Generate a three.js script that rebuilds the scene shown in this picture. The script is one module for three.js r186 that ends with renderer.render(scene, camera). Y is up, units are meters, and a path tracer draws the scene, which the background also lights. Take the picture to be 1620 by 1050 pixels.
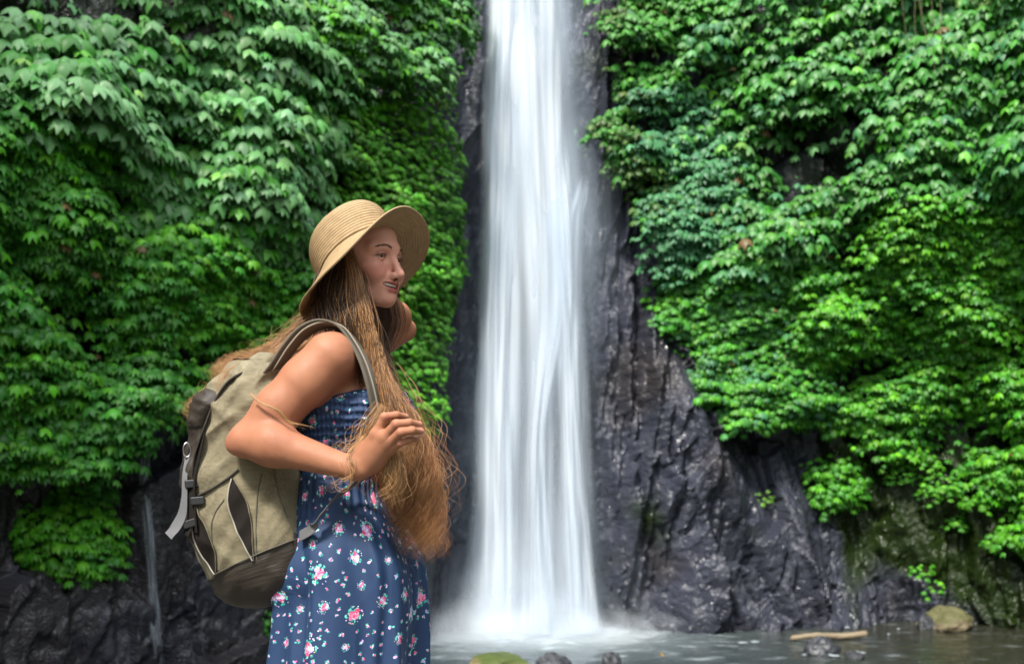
import * as THREE from 'three';
import { ImprovedNoise } from 'three/addons/math/ImprovedNoise.js';
import { mergeGeometries } from 'three/addons/utils/BufferGeometryUtils.js';
import { RoundedBoxGeometry } from 'three/addons/geometries/RoundedBoxGeometry.js';

// ---------------------------------------------------------------- camera, sky, sun, exposure
const H = 2.29, F = 1590, CX = 810, CY = 740;           // eye height above the pool; focal length and axis in photograph pixels
const scene = new THREE.Scene();
const camera = new THREE.PerspectiveCamera(2 * Math.atan(CY / F) * 180 / Math.PI, 1620 / 1480, 0.1, 300);
camera.setViewOffset(1620, 1480, 0, 0, 1620, 1050);     // lens shifted up, the camera itself level
camera.position.set(0, H, 0);
camera.lookAt(0, H, -10);
camera.focus = 2.2;
camera.userData.fStop = 4.5;

{ // bright hazy sky above the gorge, three times brighter overhead than at the horizon
  const W = 64, Hh = 32, data = new Float32Array(W * Hh * 4);
  for (let j = 0; j < Hh; j++) {
    const el = ((j + 0.5) / Hh - 0.5) * Math.PI, s = Math.max(0, Math.sin(el)), l = 1.55 * (1 + 2.0 * s) / 3;
    for (let i = 0; i < W; i++) data.set([l * 0.95, l * 1.0, l * 1.07, 1], (j * W + i) * 4);
  }
  const sky = new THREE.DataTexture(data, W, Hh, THREE.RGBAFormat, THREE.FloatType);
  sky.mapping = THREE.EquirectangularReflectionMapping; sky.magFilter = THREE.LinearFilter; sky.needsUpdate = true;
  scene.background = sky; scene.environment = sky;
}
const sun = new THREE.DirectionalLight(new THREE.Color(1, 0.94, 0.84), 2.5);
sun.position.set(-5.0, 17, 5.5); sun.target.position.set(0, 1, -6);
sun.shadow.radius = 17; sun.castShadow = true;
Object.assign(sun.shadow.camera, { left: -16, right: 16, top: 16, bottom: -16, near: 0.5, far: 60 });
scene.add(sun, sun.target);
const EXPOSURE = 2.45;

// ---------------------------------------------------------------- helpers
const V3 = THREE.Vector3, V = (x, y, z) => new V3(x, y, z), { clamp, lerp, smoothstep } = THREE.MathUtils;
const at = (px, py, d) => V((px - CX) / F * d, H + (CY - py) / F * d, -d);          // a photograph pixel at a depth, as a point
const toPx = (p) => [CX + F * p.x / -p.z, CY - F * (p.y - H) / -p.z];
const per = new ImprovedNoise(), ns = (x, y, z) => per.noise(x + 100.3, y + 57.7, z + 31.1);
const fbm = (x, y, z, o = 4) => { let s = 0, a = 0.5; for (let i = 0; i < o; i++) { s += a * ns(x, y, z); x *= 2.03; y *= 2.03; z *= 2.03; a *= 0.5; } return s; };
const ridge = (x, y, z) => 1 - Math.abs(ns(x, y, z)) * 2;
function rng(seed) { let a = seed >>> 0; return () => { a = (a + 0x6d2b79f5) | 0; let t = Math.imul(a ^ (a >>> 15), 1 | a); t = (t + Math.imul(t ^ (t >>> 7), 61 | t)) ^ t; return ((t ^ (t >>> 14)) >>> 0) / 4294967296; }; }
const used = new Map();
function numbered(n) { const k = used.get(n) ?? 0; used.set(n, k + 1); return k ? n + '_' + String(k).padStart(3, '0') : n; }
function tag(o, label, category, group, kind) {
  if (label) o.userData.label = label; if (category) o.userData.category = category;
  if (group) o.userData.group = group; if (kind) o.userData.kind = kind; return o;
}
function mesh(name, geo, mat, parent = scene) {
  const m = new THREE.Mesh(geo, mat); m.name = parent === scene ? numbered(name) : name; m.castShadow = m.receiveShadow = true; parent.add(m); return m;
}
function thing(name, label, category, group) { const g = new THREE.Group(); g.name = numbered(name); scene.add(g); return tag(g, label, category, group); }
const std = (c, rough = 0.7, o = {}) => new THREE.MeshPhysicalMaterial({ color: new THREE.Color().setRGB(...c), roughness: rough, ...o });
// grid of points P(u, v) -> geometry
function gridGeo(nu, nv, P, { uv, color, closeU } = {}) {
  const pos = new Float32Array((nu + 1) * (nv + 1) * 3), uvs = new Float32Array((nu + 1) * (nv + 1) * 2), col = color && new Float32Array(pos.length), idx = [];
  for (let j = 0, k = 0; j <= nv; j++) for (let i = 0; i <= nu; i++, k++) {
    const u = i / nu, v = j / nv, p = P(u, v); pos.set([p.x, p.y, p.z], k * 3);
    const t = uv ? uv(u, v, p) : [u, v]; uvs.set(t, k * 2);
    if (col) col.set(color(u, v, p), k * 3);
    if (i < nu && j < nv) { const a = k, b = k + 1, c = k + nu + 1, d = c + 1; idx.push(a, c, b, b, c, d); }
  }
  const g = new THREE.BufferGeometry();
  g.setAttribute('position', new THREE.BufferAttribute(pos, 3)); g.setAttribute('uv', new THREE.BufferAttribute(uvs, 2));
  if (col) g.setAttribute('color', new THREE.BufferAttribute(col, 3));
  g.setIndex(idx); g.computeVertexNormals();
  if (closeU) { const n = g.attributes.normal; for (let j = 0; j <= nv; j++) { const a = j * (nu + 1), b = a + nu, s = V(n.getX(a) + n.getX(b), n.getY(a) + n.getY(b), n.getZ(a) + n.getZ(b)).normalize(); n.setXYZ(a, s.x, s.y, s.z); n.setXYZ(b, s.x, s.y, s.z); } }
  return g;
}
// piecewise smooth table lookup: rows [key, a, b, ...]
function table(rows) {
  return (k) => {
    if (k <= rows[0][0]) return rows[0].slice(1); const n = rows.length - 1; if (k >= rows[n][0]) return rows[n].slice(1);
    let i = 0; while (rows[i + 1][0] < k) i++;
    const t = (k - rows[i][0]) / (rows[i + 1][0] - rows[i][0]), p0 = rows[Math.max(0, i - 1)], p1 = rows[i], p2 = rows[i + 1], p3 = rows[Math.min(n, i + 2)];
    return p1.slice(1).map((_, c) => { c++; const m1 = (p2[c] - p0[c]) / (p2[0] - p0[0] || 1) * (p2[0] - p1[0]), m2 = (p3[c] - p1[c]) / (p3[0] - p1[0] || 1) * (p2[0] - p1[0]), t2 = t * t, t3 = t2 * t; return (2 * t3 - 3 * t2 + 1) * p1[c] + (t3 - 2 * t2 + t) * m1 + (-2 * t3 + 3 * t2) * p2[c] + (t3 - t2) * m2; });
  };
}
function tubeGeo(pts, r0, r1 = r0, seg = 24, sides = 6) {
  const c = new THREE.CatmullRomCurve3(pts), fr = c.computeFrenetFrames(seg, false), q = V();
  return gridGeo(sides, seg, (u, v) => { const i = Math.round(v * seg), a = -u * 2 * Math.PI, r = lerp(r0, r1, v); c.getPointAt(v, q); return V().copy(q).addScaledVector(fr.normals[i], Math.cos(a) * r).addScaledVector(fr.binormals[i], Math.sin(a) * r); }, { closeU: true });
}
// a flat strap with rounded edges swept along points; side(v) is the width direction
function strapGeo(pts, side, width, thick, seg = 40, color) {
  const c = new THREE.CatmullRomCurve3(pts), t = V(), q = V();
  return gridGeo(16, seg, (u, v) => {
    c.getPointAt(v, q); c.getTangentAt(v, t); const s = side(v).clone(); s.addScaledVector(t, -s.dot(t)).normalize(); const n = V().crossVectors(t, s);
    const a = -u * 2 * Math.PI, sp = (x, e) => Math.sign(x) * Math.abs(x) ** e, w = typeof width === 'function' ? width(v) : width;
    return V().copy(q).addScaledVector(s, sp(Math.cos(a), 0.45) * w / 2).addScaledVector(n, sp(Math.sin(a), 0.6) * thick / 2);
  }, { closeU: true, color });
}
function noiseTex(W, Hh, f, srgb) { // f(u, v) -> grey or [r, g, b], 0..1
  const d = new Uint8Array(W * Hh * 4);
  for (let j = 0, k = 0; j < Hh; j++) for (let i = 0; i < W; i++, k += 4) { const c = f((i + 0.5) / W, (j + 0.5) / Hh), a = Array.isArray(c) ? c : [c, c, c]; for (let m = 0; m < 3; m++) d[k + m] = clamp(a[m], 0, 1) * 255; d[k + 3] = 255; }
  const t = new THREE.DataTexture(d, W, Hh); t.magFilter = THREE.LinearFilter; t.minFilter = THREE.LinearMipmapLinearFilter; t.wrapS = t.wrapT = THREE.RepeatWrapping; if (srgb) t.colorSpace = THREE.SRGBColorSpace; t.needsUpdate = true; return t;
}
// seamless noise on a torus of period 1
const tile = (u, v, fu, fv, z) => { const a = u * fu, b = v * fv, wu = u, wv = v; return (ns(a, b, z) * (1 - wu) + ns(a - fu, b, z) * wu) * (1 - wv) + (ns(a, b - fv, z) * (1 - wu) + ns(a - fu, b - fv, z) * wu) * wv; };
const stoneBump = noiseTex(256, 256, (u, v) => 0.5 + 0.5 * tile(u, v, 6, 6, 2) + 0.35 * tile(u, v, 18, 18, 8) + 0.25 * tile(u, v, 50, 50, 4));
const UP = V(0, 1, 0);
const bump = (x, c, w) => Math.exp(-(((x - c) / w) ** 2));

// ---------------------------------------------------------------- the cliff round the pool
const planPts = [[-9, 5], [-7.6, -1.5], [-6.3, -6.3], [-4.9, -9.2], [-3.5, -10.6], [-2.25, -11.9], [-1.32, -13.0], [-0.92, -14.1], [0, -14.6], [1.0, -14.5], [1.9, -14.65], [3.4, -15.0], [5.2, -15.2], [7.2, -14.7], [9.2, -12.2], [10.6, -7], [11.2, 0], [11.2, 5]];
const plan = new THREE.CatmullRomCurve3(planPts.map(([x, z]) => V(x, 0, z)), false, 'centripetal');
plan.arcLengthDivisions = 800; const LEN = plan.getLength();
const planTab = []; { const N = 1600; for (let i = 0; i <= N; i++) { const p = plan.getPointAt(i / N), t = plan.getTangentAt(i / N); planTab.push([p.x, p.z, -t.z, t.x]); } }
function planAt(s) { const f = clamp(s / LEN, 0, 1) * 1600, i = Math.min(1599, Math.floor(f)), t = f - i, a = planTab[i], b = planTab[i + 1]; return a.map((x, k) => lerp(x, b[k], t)); }
const sOfX = (x) => { let best = 0, bd = 1e9; planTab.forEach((p, i) => { if (p[1] < -5) { const d = Math.abs(p[0] - x); if (d < bd) { bd = d; best = i; } } }); return best / 1600 * LEN; };
const S = { fallL: sOfX(-0.75), fallC: sOfX(0.3), fallR: sOfX(1.2), butt: sOfX(2.3), right: sOfX(4.2), left: sOfX(-3.4) };
// how far the broad shape of the cliff leans out of its plan line at s, y
function lean(s, y) {
  let o = 0.35 * fbm(s * 0.35, y * 0.3, 2.2, 2);
  o += smoothstep(s, S.butt, S.right + 1.5) * smoothstep(y, 2.2, 6.5) * 1.5;               // overhang on the right
  const top = lerp(4.6, 0.25, smoothstep(s, S.fallR, S.right + 1.6)) + 0.35 * ns(s * 1.4, 3.3, 1);          // buttress beside the fall, its foot running out to the right
  o += smoothstep(s, S.fallR - 0.1, S.butt + 0.2) * (1 - smoothstep(s, S.right + 0.9, S.right + 1.9)) * smoothstep(top - y, -0.5, 1.0) * 0.75;
  o -= bump(s, S.fallC, 0.85) * 0.25;
  o += (1 - smoothstep(s, S.left - 1.5, S.left + 1.6)) * smoothstep(y, 2.0, 5.5) * 0.5;      // and on the left
  return o;
}
// fractured faces: every cell of the rock is a small tilted plane
const hash = (i, j, k) => { let t = Math.imul(i * 374761393 + j * 668265263 + k * 2147483647 | 0, 1274126177); t = Math.imul(t ^ (t >>> 13), 1103515245); return ((t ^ (t >>> 16)) >>> 0) / 4294967296; };
function facets(x, y, k) { let b = 1e9, v = 0; const I = Math.floor(x), J = Math.floor(y); for (let i = I - 1; i <= I + 1; i++) for (let j = J - 1; j <= J + 1; j++) { const dx = x - i - hash(i, j, k), dy = y - j - hash(i, j, k + 1), d = dx * dx + dy * dy; if (d < b) { b = d; v = hash(i, j, k + 2) - 0.5 + dx * (hash(i, j, k + 3) - 0.5) * 1.6 + dy * (hash(i, j, k + 4) - 0.35) * 1.2; } } return v; }
function rockRelief(s, y) {
  const R = smoothstep(s, S.fallR - 0.2, S.butt), wx = 0.22 * fbm(s * 0.9, y * 0.7, 5.1, 3), q = s + R * 0.34 * y + wx, h = y - R * 0.25 * s + 0.4 * wx;
  const col = 1 - Math.abs(ns(q * 1.25, h * 0.32, 7.7)) * 2, col2 = 1 - Math.abs(ns(q * 4.2, h * 0.8, 3.3)) * 2, w2 = 0.08 * fbm(q * 3, h * 3, 2, 2);
  const calm = 1 - 0.6 * (1 - smoothstep(s, S.fallL - 0.3, S.fallL + 0.6)) * smoothstep(s, S.fallL - 2.2, S.fallL - 1.2);
  return calm * (0.16 * col + 0.05 * col2 + 0.30 * facets(q * 1.5 + w2, h * 0.75, 11) + 0.12 * facets(q * 4 + w2 * 2, h * 1.9 + w2, 23) + 0.03 * facets(q * 10 + w2 * 4, h * 5.5, 37) + 0.035 * fbm(s * 6, y * 5, 1.5, 3));
}
function cliffPoint(s, y, out = 0) {
  const [x, z, nx, nz] = planAt(s), o = lean(s, y) + rockRelief(s, y) + out; return V(x + nx * o, y, z + nz * o);
}
function cliffSoft(s, y, out = 0) { const [x, z, nx, nz] = planAt(s), o = lean(s, y) + 0.1 + out; return V(x + nx * o, y, z + nz * o); }
{
  const s0 = sOfX(-6.2), s1 = sOfX(8.8), sKnots = [], yKnots = [];
  for (let s = 0; s < s0; s += 0.5) sKnots.push(s); for (let s = s0; s < s1; s += 0.034) sKnots.push(s); for (let s = s1; s < LEN; s += 0.5) sKnots.push(s); sKnots.push(LEN);
  for (let y = -0.7; y < 4.6; y += 0.034) yKnots.push(y); for (let y = 4.6; y < 9.6; y += 0.055) yKnots.push(y); for (let y = 9.6; y < 17; y += 0.5) yKnots.push(y);
  const nu = sKnots.length - 1, nv = yKnots.length - 1, ix = (a, f) => { const i = Math.min(a.length - 1, Math.round(f * (a.length - 1))); return a[i]; };
  const g = gridGeo(nu, nv, (u, v) => cliffPoint(ix(sKnots, u), ix(yKnots, 1 - v)), {
    uv: (u, v) => [ix(sKnots, u), ix(yKnots, 1 - v)],
    color: (u, v, p) => {
      const s = ix(sKnots, u), y = ix(yKnots, 1 - v), [px, py] = toPx(p);
      const n = fbm(s * 1.1, y * 0.45, 8.8, 3), n2 = fbm(s * 6, y * 2.2, 4.1, 3), m = clamp(0.5 + n * 0.9, 0, 1);
      let c = [lerp(0.021, 0.056, m), lerp(0.024, 0.061, m), lerp(0.034, 0.088, m)];
      const brown = clamp(fbm(s * 0.9, y * 0.8, 15.5, 3) * 3 - 0.15 + 0.8 * (1 - smoothstep(s, S.left, S.fallL - 0.4)), 0, 1) * 0.65;
      c = [lerp(c[0], 0.042, brown), lerp(c[1], 0.034, brown), lerp(c[2], 0.031, brown)];
      const pale = clamp((n2 - 0.17) * 4, 0, 1) * 0.3; c = c.map((x, k) => lerp(x, [0.105, 0.115, 0.15][k], pale));
      let moss = smoothstep(fbm(s * 0.8, y * 0.6, 21, 3) + 0.85 * smoothstep(s, S.right + 0.1, S.right + 1.0) * bump(y, 1.9, 1.5), 0.22, 0.5);
      moss = Math.max(moss, 0.9 * smoothstep(y, 2.6, 4.2) * (1 - smoothstep(s, S.left + 0.6, S.left + 2)), 0.9 * smoothstep(s, S.right - 0.5, S.right + 1.0) * smoothstep(y, 2.8, 4.5));
      c = [lerp(c[0], 0.014, moss), lerp(c[1], 0.028, moss), lerp(c[2], 0.004, moss)];
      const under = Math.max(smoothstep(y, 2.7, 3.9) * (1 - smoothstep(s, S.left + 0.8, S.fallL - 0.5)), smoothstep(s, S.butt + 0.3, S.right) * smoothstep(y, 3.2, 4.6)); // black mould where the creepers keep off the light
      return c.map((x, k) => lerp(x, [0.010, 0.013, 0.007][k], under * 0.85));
    } });
  const grain = noiseTex(512, 512, (u, v) => 0.5 + 0.5 * tile(u, v, 12, 8, 3) + 0.32 * tile(u, v, 34, 22, 7) + 0.25 * tile(u, v, 90, 70, 11)); grain.repeat.set(0.6, 0.6);
  const rough = noiseTex(256, 256, (u, v) => 0.40 + 0.5 * tile(u, v, 8, 4, 1.5) + 0.3 * tile(u, v, 30, 16, 5)); rough.repeat.set(0.5, 0.5);
  const m = new THREE.MeshPhysicalMaterial({ vertexColors: true, roughness: 0.9, roughnessMap: rough, bumpMap: grain, bumpScale: 0.045, specularIntensity: 0.9 });
  const c = mesh('cliff', g, m); tag(c, 'dark wet basalt cliff curving round the pool behind the creepers', 'cliff', null, 'structure');
}
// where the line of sight through a photograph pixel meets the cliff's broad shape
function cliffAt(px, py, rough = false) {
  let best = null;
  for (let i = 40; i < 1560; i++) {
    const s = i / 1600 * LEN; let d = -planTab[i][1], p = null; if (d < 4) continue;
    for (let k = 0; k < 4; k++) { p = (rough ? cliffPoint : cliffSoft)(s, H + (CY - py) / F * d); d = -p.z; }
    const e = Math.abs(CX + F * p.x / d - px); if (e < (rough ? 14 : 6) && (!best || d < best.d - 0.3 || (e < best.e && d < best.d + 0.3))) best = { e, s, d, y: p.y, p };
  }
  return best ?? (rough ? cliffAt(px, py) : null);
}

{ // the wooded slope on the near side of the gorge, behind the camera
  const g = gridGeo(90, 40, (u, v) => { const x = lerp(-16, 18, u), z = 7 + 9 * v; return V(x, 0.8 + 9.5 * smoothstep(v, 0, 0.9) + 0.9 * fbm(x * 0.7, z * 0.7, 4, 4) * smoothstep(v, 0, 0.3), z + 0.8 * ns(x * 0.5, v * 4, 9)); }, { color: (u, v, p) => { const n = fbm(p.x * 1.2, p.y * 1.2, p.z, 3); return [0.035 + 0.02 * n, 0.062 + 0.04 * n, 0.016]; } });
  tag(mesh('hillside', g, new THREE.MeshPhysicalMaterial({ vertexColors: true, roughness: 0.9 })), 'wooded slope on the near side of the gorge', 'hillside', null, 'structure');
}

// ---------------------------------------------------------------- pool, bank
{
  const xs = [], zs = []; for (let x = -14; x < -3; x += 0.5) xs.push(x); for (let x = -3; x < 8.5; x += 0.05) xs.push(x); for (let x = 8.5; x <= 14; x += 0.5) xs.push(x);
  for (let z = -18; z < -16; z += 0.5) zs.push(z); for (let z = -16; z < -10.5; z += 0.04) zs.push(z); for (let z = -10.5; z <= -4; z += 0.5) zs.push(z);
  const ix = (a, f) => a[Math.round(f * (a.length - 1))], foot = V(0.25, 0, -14.0);
  const far = (x, z) => Math.hypot((x - foot.x) * 0.7, z - foot.z);
  const g = gridGeo(xs.length - 1, zs.length - 1, (u, v) => {
    const x = ix(xs, u), z = ix(zs, v), r = far(x, z), a = 0.012 + 0.05 * Math.exp(-r * 0.8);
    const h = a * (fbm(x * 1.6 + 0.5 * z, z * 3.1, 3, 3) * 2 + 0.6 * Math.sin(r * 9 + 3 * fbm(x, z, 2, 2)) * Math.exp(-r * 0.25));
    return V(x, h, z);
  }, {
    uv: (u, v, p) => [p.x, p.z],
    color: (u, v, p) => {
      const r = far(p.x, p.z), foam = clamp(1.25 * Math.exp(-r * 1.05) + 0.9 * Math.max(0, fbm(p.x * 2.2, p.z * 6.5, 9, 3) - 0.12) * Math.exp(-r * 0.22) * 3, 0, 1);
      const b = smoothstep(p.x, 1, 6) , base = [lerp(0.035, 0.030, b), lerp(0.050, 0.031, b), lerp(0.056, 0.020, b)];
      return base.map((x, k) => lerp(x, [0.5, 0.58, 0.62][k], foam * foam * (3 - 2 * foam)));
    } });
  const rip = noiseTex(256, 256, (u, v) => 0.5 + 0.5 * tile(u, v, 9, 16, 2) + 0.3 * tile(u, v, 22, 40, 6)); rip.repeat.set(0.9, 0.9);
  const m = new THREE.MeshPhysicalMaterial({ vertexColors: true, roughness: 0.12, bumpMap: rip, bumpScale: 0.012, ior: 1.33 });
  tag(mesh('pool_water', g, m), 'dark rippled pool at the foot of the waterfall', 'pool', null, 'structure');
  const bank = gridGeo(60, 60, (u, v) => { const x = lerp(-12, 14, u), z = lerp(9, -12, v), e = smoothstep(-z, 3.4, 9); return V(x, lerp(1.19, -0.6, e) + 0.05 * fbm(x * 1.4, z * 1.4, 4, 3) * smoothstep(Math.abs(x + 0.35) + Math.abs(z + 2.3), 0.3, 1.2), z); }, { color: (u, v, p) => { const n = fbm(p.x * 3, p.z * 3, 6, 3); return [0.09 + 0.05 * n, 0.083 + 0.05 * n, 0.07 + 0.04 * n]; } });
  tag(mesh('ground', bank, new THREE.MeshPhysicalMaterial({ vertexColors: true, roughness: 0.9 })), 'stony bank sloping into the pool', 'bank', null, 'structure');
}

// ---------------------------------------------------------------- waterfall
function waterTex(seed, { base, fine = 1, edgeL = 0.2, edgeR = 0.2, fadeTop = 0, fadeBottom = 0, long = 1, W = 256, Hh = 1024, gaps = [] }) {
  return noiseTex(W, Hh, (u, v) => { // v = 0 at the foot
    const w = u + 0.05 * ns(u * 2, v * 2.2 * long, seed + 40) + 0.012 * ns(u * 6, v * 9 * long, seed + 44);
    let a = base + 0.48 * ns(w * 5, v * 1.1 * long, seed) + 0.36 * ns(w * 13, v * 1.9 * long, seed + 9) + fine * (0.26 * ns(w * 34, v * 4 * long, seed + 18) + 0.14 * ns(w * 80, v * 12 * long, seed + 27));
    for (const [gu, gv, su, sv, k] of gaps) a -= k * Math.exp(-(((w - gu) / su) ** 2) - ((v - gv) / sv) ** 2);
    const el = edgeL * (1 + 0.9 * ns(v * 6 * long, seed, 3)), er = edgeR * (1 + 0.9 * ns(v * 6 * long, seed, 7));
    a = clamp(a, 0, 1) * smoothstep(u, 0, el) * smoothstep(1 - u, 0, er);
    if (fadeTop) a *= smoothstep(1 - v, 0, fadeTop); if (fadeBottom) a *= smoothstep(v, 0, fadeBottom);
    return a;
  });
}
// rows: [py, left px, right px, depth]
function sheetGeo(rows, bulge, seed, nu = 28, nv = 90) {
  if (rows[0].length === 3) rows = rows.map((q) => [...q, cliffAt((q[1] + q[2]) / 2, q[0], true).d - 0.09]);
  const T = table(rows), y0 = rows[0][0], y1 = rows[rows.length - 1][0];
  return gridGeo(nu, nv, (u, v) => {
    const py = lerp(y0, y1, v), [l, r, d] = T(py), px = lerp(l, r, u);
    return at(px, py, d - bulge * Math.sin(Math.PI * u) - 0.10 * ns(u * 4, v * 5, seed) - 0.05 * ns(u * 11, v * 7, seed + 5));
  }, { uv: (u, v) => [u, 1 - v] });
}
const waterMat = (tex, c = [0.82, 0.885, 0.96], o = 1) => new THREE.MeshPhysicalMaterial({ color: new THREE.Color().setRGB(...c), roughness: 0.85, transmission: 0.35, thickness: 0, alphaMap: tex, transparent: true, opacity: o, specularIntensity: 0.4, side: THREE.DoubleSide });
const fall = thing('waterfall', 'tall silky white waterfall dropping down the dark cliff into the pool', 'waterfall');
{
  const add = (name, rows, bulge, seed, tex, c, o) => mesh(name, sheetGeo(rows, bulge, seed), waterMat(waterTex(seed, tex), c, o), fall);
  add('water_sheet', [[-60, 766, 898, 14.1], [250, 756, 912, 14.05], [600, 748, 936, 14.0], [1002, 722, 952, 13.95]], 0.25, 11, { base: 0.72, fine: 0.45, gaps: [[0.72, 0.3, 0.06, 0.2, 0.65], [0.68, 0.52, 0.05, 0.1, 0.25], [0.95, 0.9, 0.1, 0.3, 0.3]] });
  add('stream', [[-60, 768, 832, 13.95], [250, 758, 826, 13.9], [600, 752, 818, 13.85], [1003, 742, 826, 13.8]], 0.18, 23, { base: 0.95, fine: 0.45, edgeL: 0.3, edgeR: 0.35 });
  add('stream', [[-60, 808, 898, 13.9], [200, 818, 902, 13.85], [500, 828, 908, 13.8], [700, 828, 870, 13.75], [1003, 815, 890, 13.7]], 0.18, 37, { base: 0.74, fine: 0.5, edgeL: 0.35, edgeR: 0.35, gaps: [[0.3, 0.92, 0.3, 0.07, 0.35]] });
  add('stream', [[160, 848, 900, 13.85], [400, 866, 914, 13.8], [700, 876, 926, 13.75], [1003, 884, 952, 13.7]], 0.14, 51, { base: 0.78, fine: 0.5, edgeL: 0.4, edgeR: 0.3, fadeTop: 0.25 });
  add('side_trickle', [[272, 918, 932, 13.95], [310, 904, 932, 13.9], [345, 893, 926, 13.85], [500, 888, 924, 13.8], [780, 890, 932, 13.78], [1000, 900, 955, 13.75]], 0.08, 63, { base: 0.5, edgeL: 0.4, edgeR: 0.35, fadeTop: 0.05 });
  add('spray_veil', [[-60, 715, 960, 14.25], [400, 700, 995, 13.9], [700, 690, 1015, 13.7], [1006, 650, 1050, 13.5]], 0.3, 77, { base: 0.36, fine: 0.25, edgeL: 0.5, edgeR: 0.5, long: 0.6 }, [0.62, 0.73, 0.86], 0.7);
}
// mist thrown up where the fall meets the pool: rounded veils one behind the other
{
  const mist = thing('mist', 'pale blue spray mist rising where the waterfall meets the pool', 'mist'); mist.userData.kind = 'stuff';
  [[0.6, 2.0, 0.8, 3], [0.9, 1.8, 0.7, 7], [1.25, 1.5, 0.62, 13], [1.65, 1.05, 0.55, 19], [2.1, 0.75, 0.45, 29], [2.6, 0.5, 0.35, 31]].forEach(([rad, h, o, seed]) => {
    const g = gridGeo(60, 24, (u, v) => { const a = lerp(-0.15, Math.PI + 0.15, u), rr = rad * (1 - 0.35 * v * v) * (1 + 0.12 * ns(u * 5, v * 2, seed)); return V(0.05 + Math.cos(a) * rr * 0.95, 0.01 + h * v * (1 + 0.4 * ns(u * 4, 0, seed + 2)), -14.15 + Math.sin(a) * rr * 0.55); }, { uv: (u, v) => [u, v] });
    const t = noiseTex(256, 128, (u, v) => clamp((0.62 + 0.9 * ns(u * 7, v * 1.6, seed) + 0.5 * ns(u * 16, v * 3, seed + 4)), 0, 1) * (1 - v) ** 1.6 * smoothstep(u, 0, 0.2) * smoothstep(1 - u, 0, 0.2));
    mesh('spray', g, waterMat(t, [0.80, 0.86, 0.92], o), mist);
  });
}
// thin trickles on the left cliff
{
  const tr = (label, rows, seed, tex, o) => { const m = mesh('trickle', sheetGeo(rows, 0.03, seed, 8, 60), waterMat(waterTex(seed, { W: 64, Hh: 512, edgeL: 0.45, edgeR: 0.45, ...tex }), [0.68, 0.76, 0.84], o)); return tag(m, label, 'trickle'); };
  tr('thin trickle of water running down the rock left of the backpack', [[640, 222, 244], [700, 220, 242], [760, 216, 240], [810, 222, 243], [860, 226, 246], [900, 230, 250], [940, 232, 252], [1000, 234, 258], [1070, 236, 264]], 83, { base: 0.62, fadeTop: 0.15 }, 0.75);
  tr('thin white trickle between creepers just above the straw hat', [[200, 478, 512], [260, 484, 518], [300, 488, 520], [360, 486, 524], [420, 486, 528]], 91, { base: 0.45, fadeTop: 0.2 }, 0.6);
}

// ---------------------------------------------------------------- leaves
// one leaflet along +X, its upper side up, drooping towards the tip
function leaflet(len, wid, droop, fold, ang, drop0 = 0, n = 5, tipPow = 1) {
  const pos = [], idx = [], ca = Math.cos(ang), sa = Math.sin(ang);
  for (let i = 0; i <= n; i++) {
    const t = i / n, w = wid * Math.sin(Math.PI * Math.pow(t * 0.96 + 0.02, 0.78)) ** 0.9 * (1 - 0.25 * t * tipPow), x = len * (t - 0.12 * t * t * droop * 2), y = -drop0 * len * t - droop * len * t * t;
    for (const k of [-1, 0, 1]) { const z = k * w, yy = y - Math.abs(k) * fold * w; pos.push(x * ca - z * sa, yy, x * sa + z * ca); }
    if (i < n) for (const k of [0, 1]) { const a = i * 3 + k, b = a + 1, c = a + 3, d = c + 1; idx.push(a, b, c, b, d, c); }
  }
  const g = new THREE.BufferGeometry(); g.setAttribute('position', new THREE.Float32BufferAttribute(pos, 3)); g.setIndex(idx); g.computeVertexNormals(); return g;
}
const leafShapes = [
  // trifoliate, broad
  mergeGeometries([leaflet(0.52, 0.165, 0.55, 0.35, 0, 0.05), leaflet(0.46, 0.15, 0.62, 0.35, 0.9, 0.1), leaflet(0.46, 0.15, 0.62, 0.35, -0.9, 0.1)]),
  // five fingered
  mergeGeometries([0, 0.62, -0.62, 1.3, -1.3].map((a) => leaflet(0.52 - 0.07 * Math.abs(a), 0.105, 0.62, 0.4, a, 0.06 + 0.06 * Math.abs(a)))),
  // lobed vine leaf
  mergeGeometries([0, 0.58, -0.58, 1.2, -1.2].map((a) => leaflet(0.5 - 0.09 * Math.abs(a), 0.13, 0.5, 0.25, a, 0.05 + 0.08 * Math.abs(a), 4))),
  mergeGeometries([leaflet(0.54, 0.17, 0.75, 0.5, 0.12, 0.0), leaflet(0.44, 0.16, 0.8, 0.4, 1.0, 0.12), leaflet(0.42, 0.14, 0.55, 0.35, -0.85, 0.15), leaflet(0.3, 0.11, 0.5, 0.35, 1.8, 0.2)]),
];
const leafMats = new Map();
function leafMat(c) { const k = c.map((x) => x.toFixed(3)).join(); if (!leafMats.has(k)) leafMats.set(k, std(c, 0.42, { transmission: 0.26, thickness: 0, side: THREE.DoubleSide, specularIntensity: 0.55 })); return leafMats.get(k); }
const leafWhite = std([1, 1, 1], 0.42, { transmission: 0.26, thickness: 0, side: THREE.DoubleSide, specularIntensity: 0.55 });
const inside = (poly, x, y) => { let c = false; for (let i = 0, j = poly.length - 1; i < poly.length; j = i++) { const [xi, yi] = poly[i], [xj, yj] = poly[j]; if ((yi > y) !== (yj > y) && x < (xj - xi) * (y - yi) / (yj - yi) + xi) c = !c; } return c; };
function leafMatrix(p, tip, nrm, size) { const x = tip.clone().normalize(), y = nrm.clone().addScaledVector(x, -nrm.dot(x)).normalize(), z = V().crossVectors(x, y); return new THREE.Matrix4().makeBasis(x, y, z).scale(V(size, size, size)).setPosition(p); }
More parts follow.
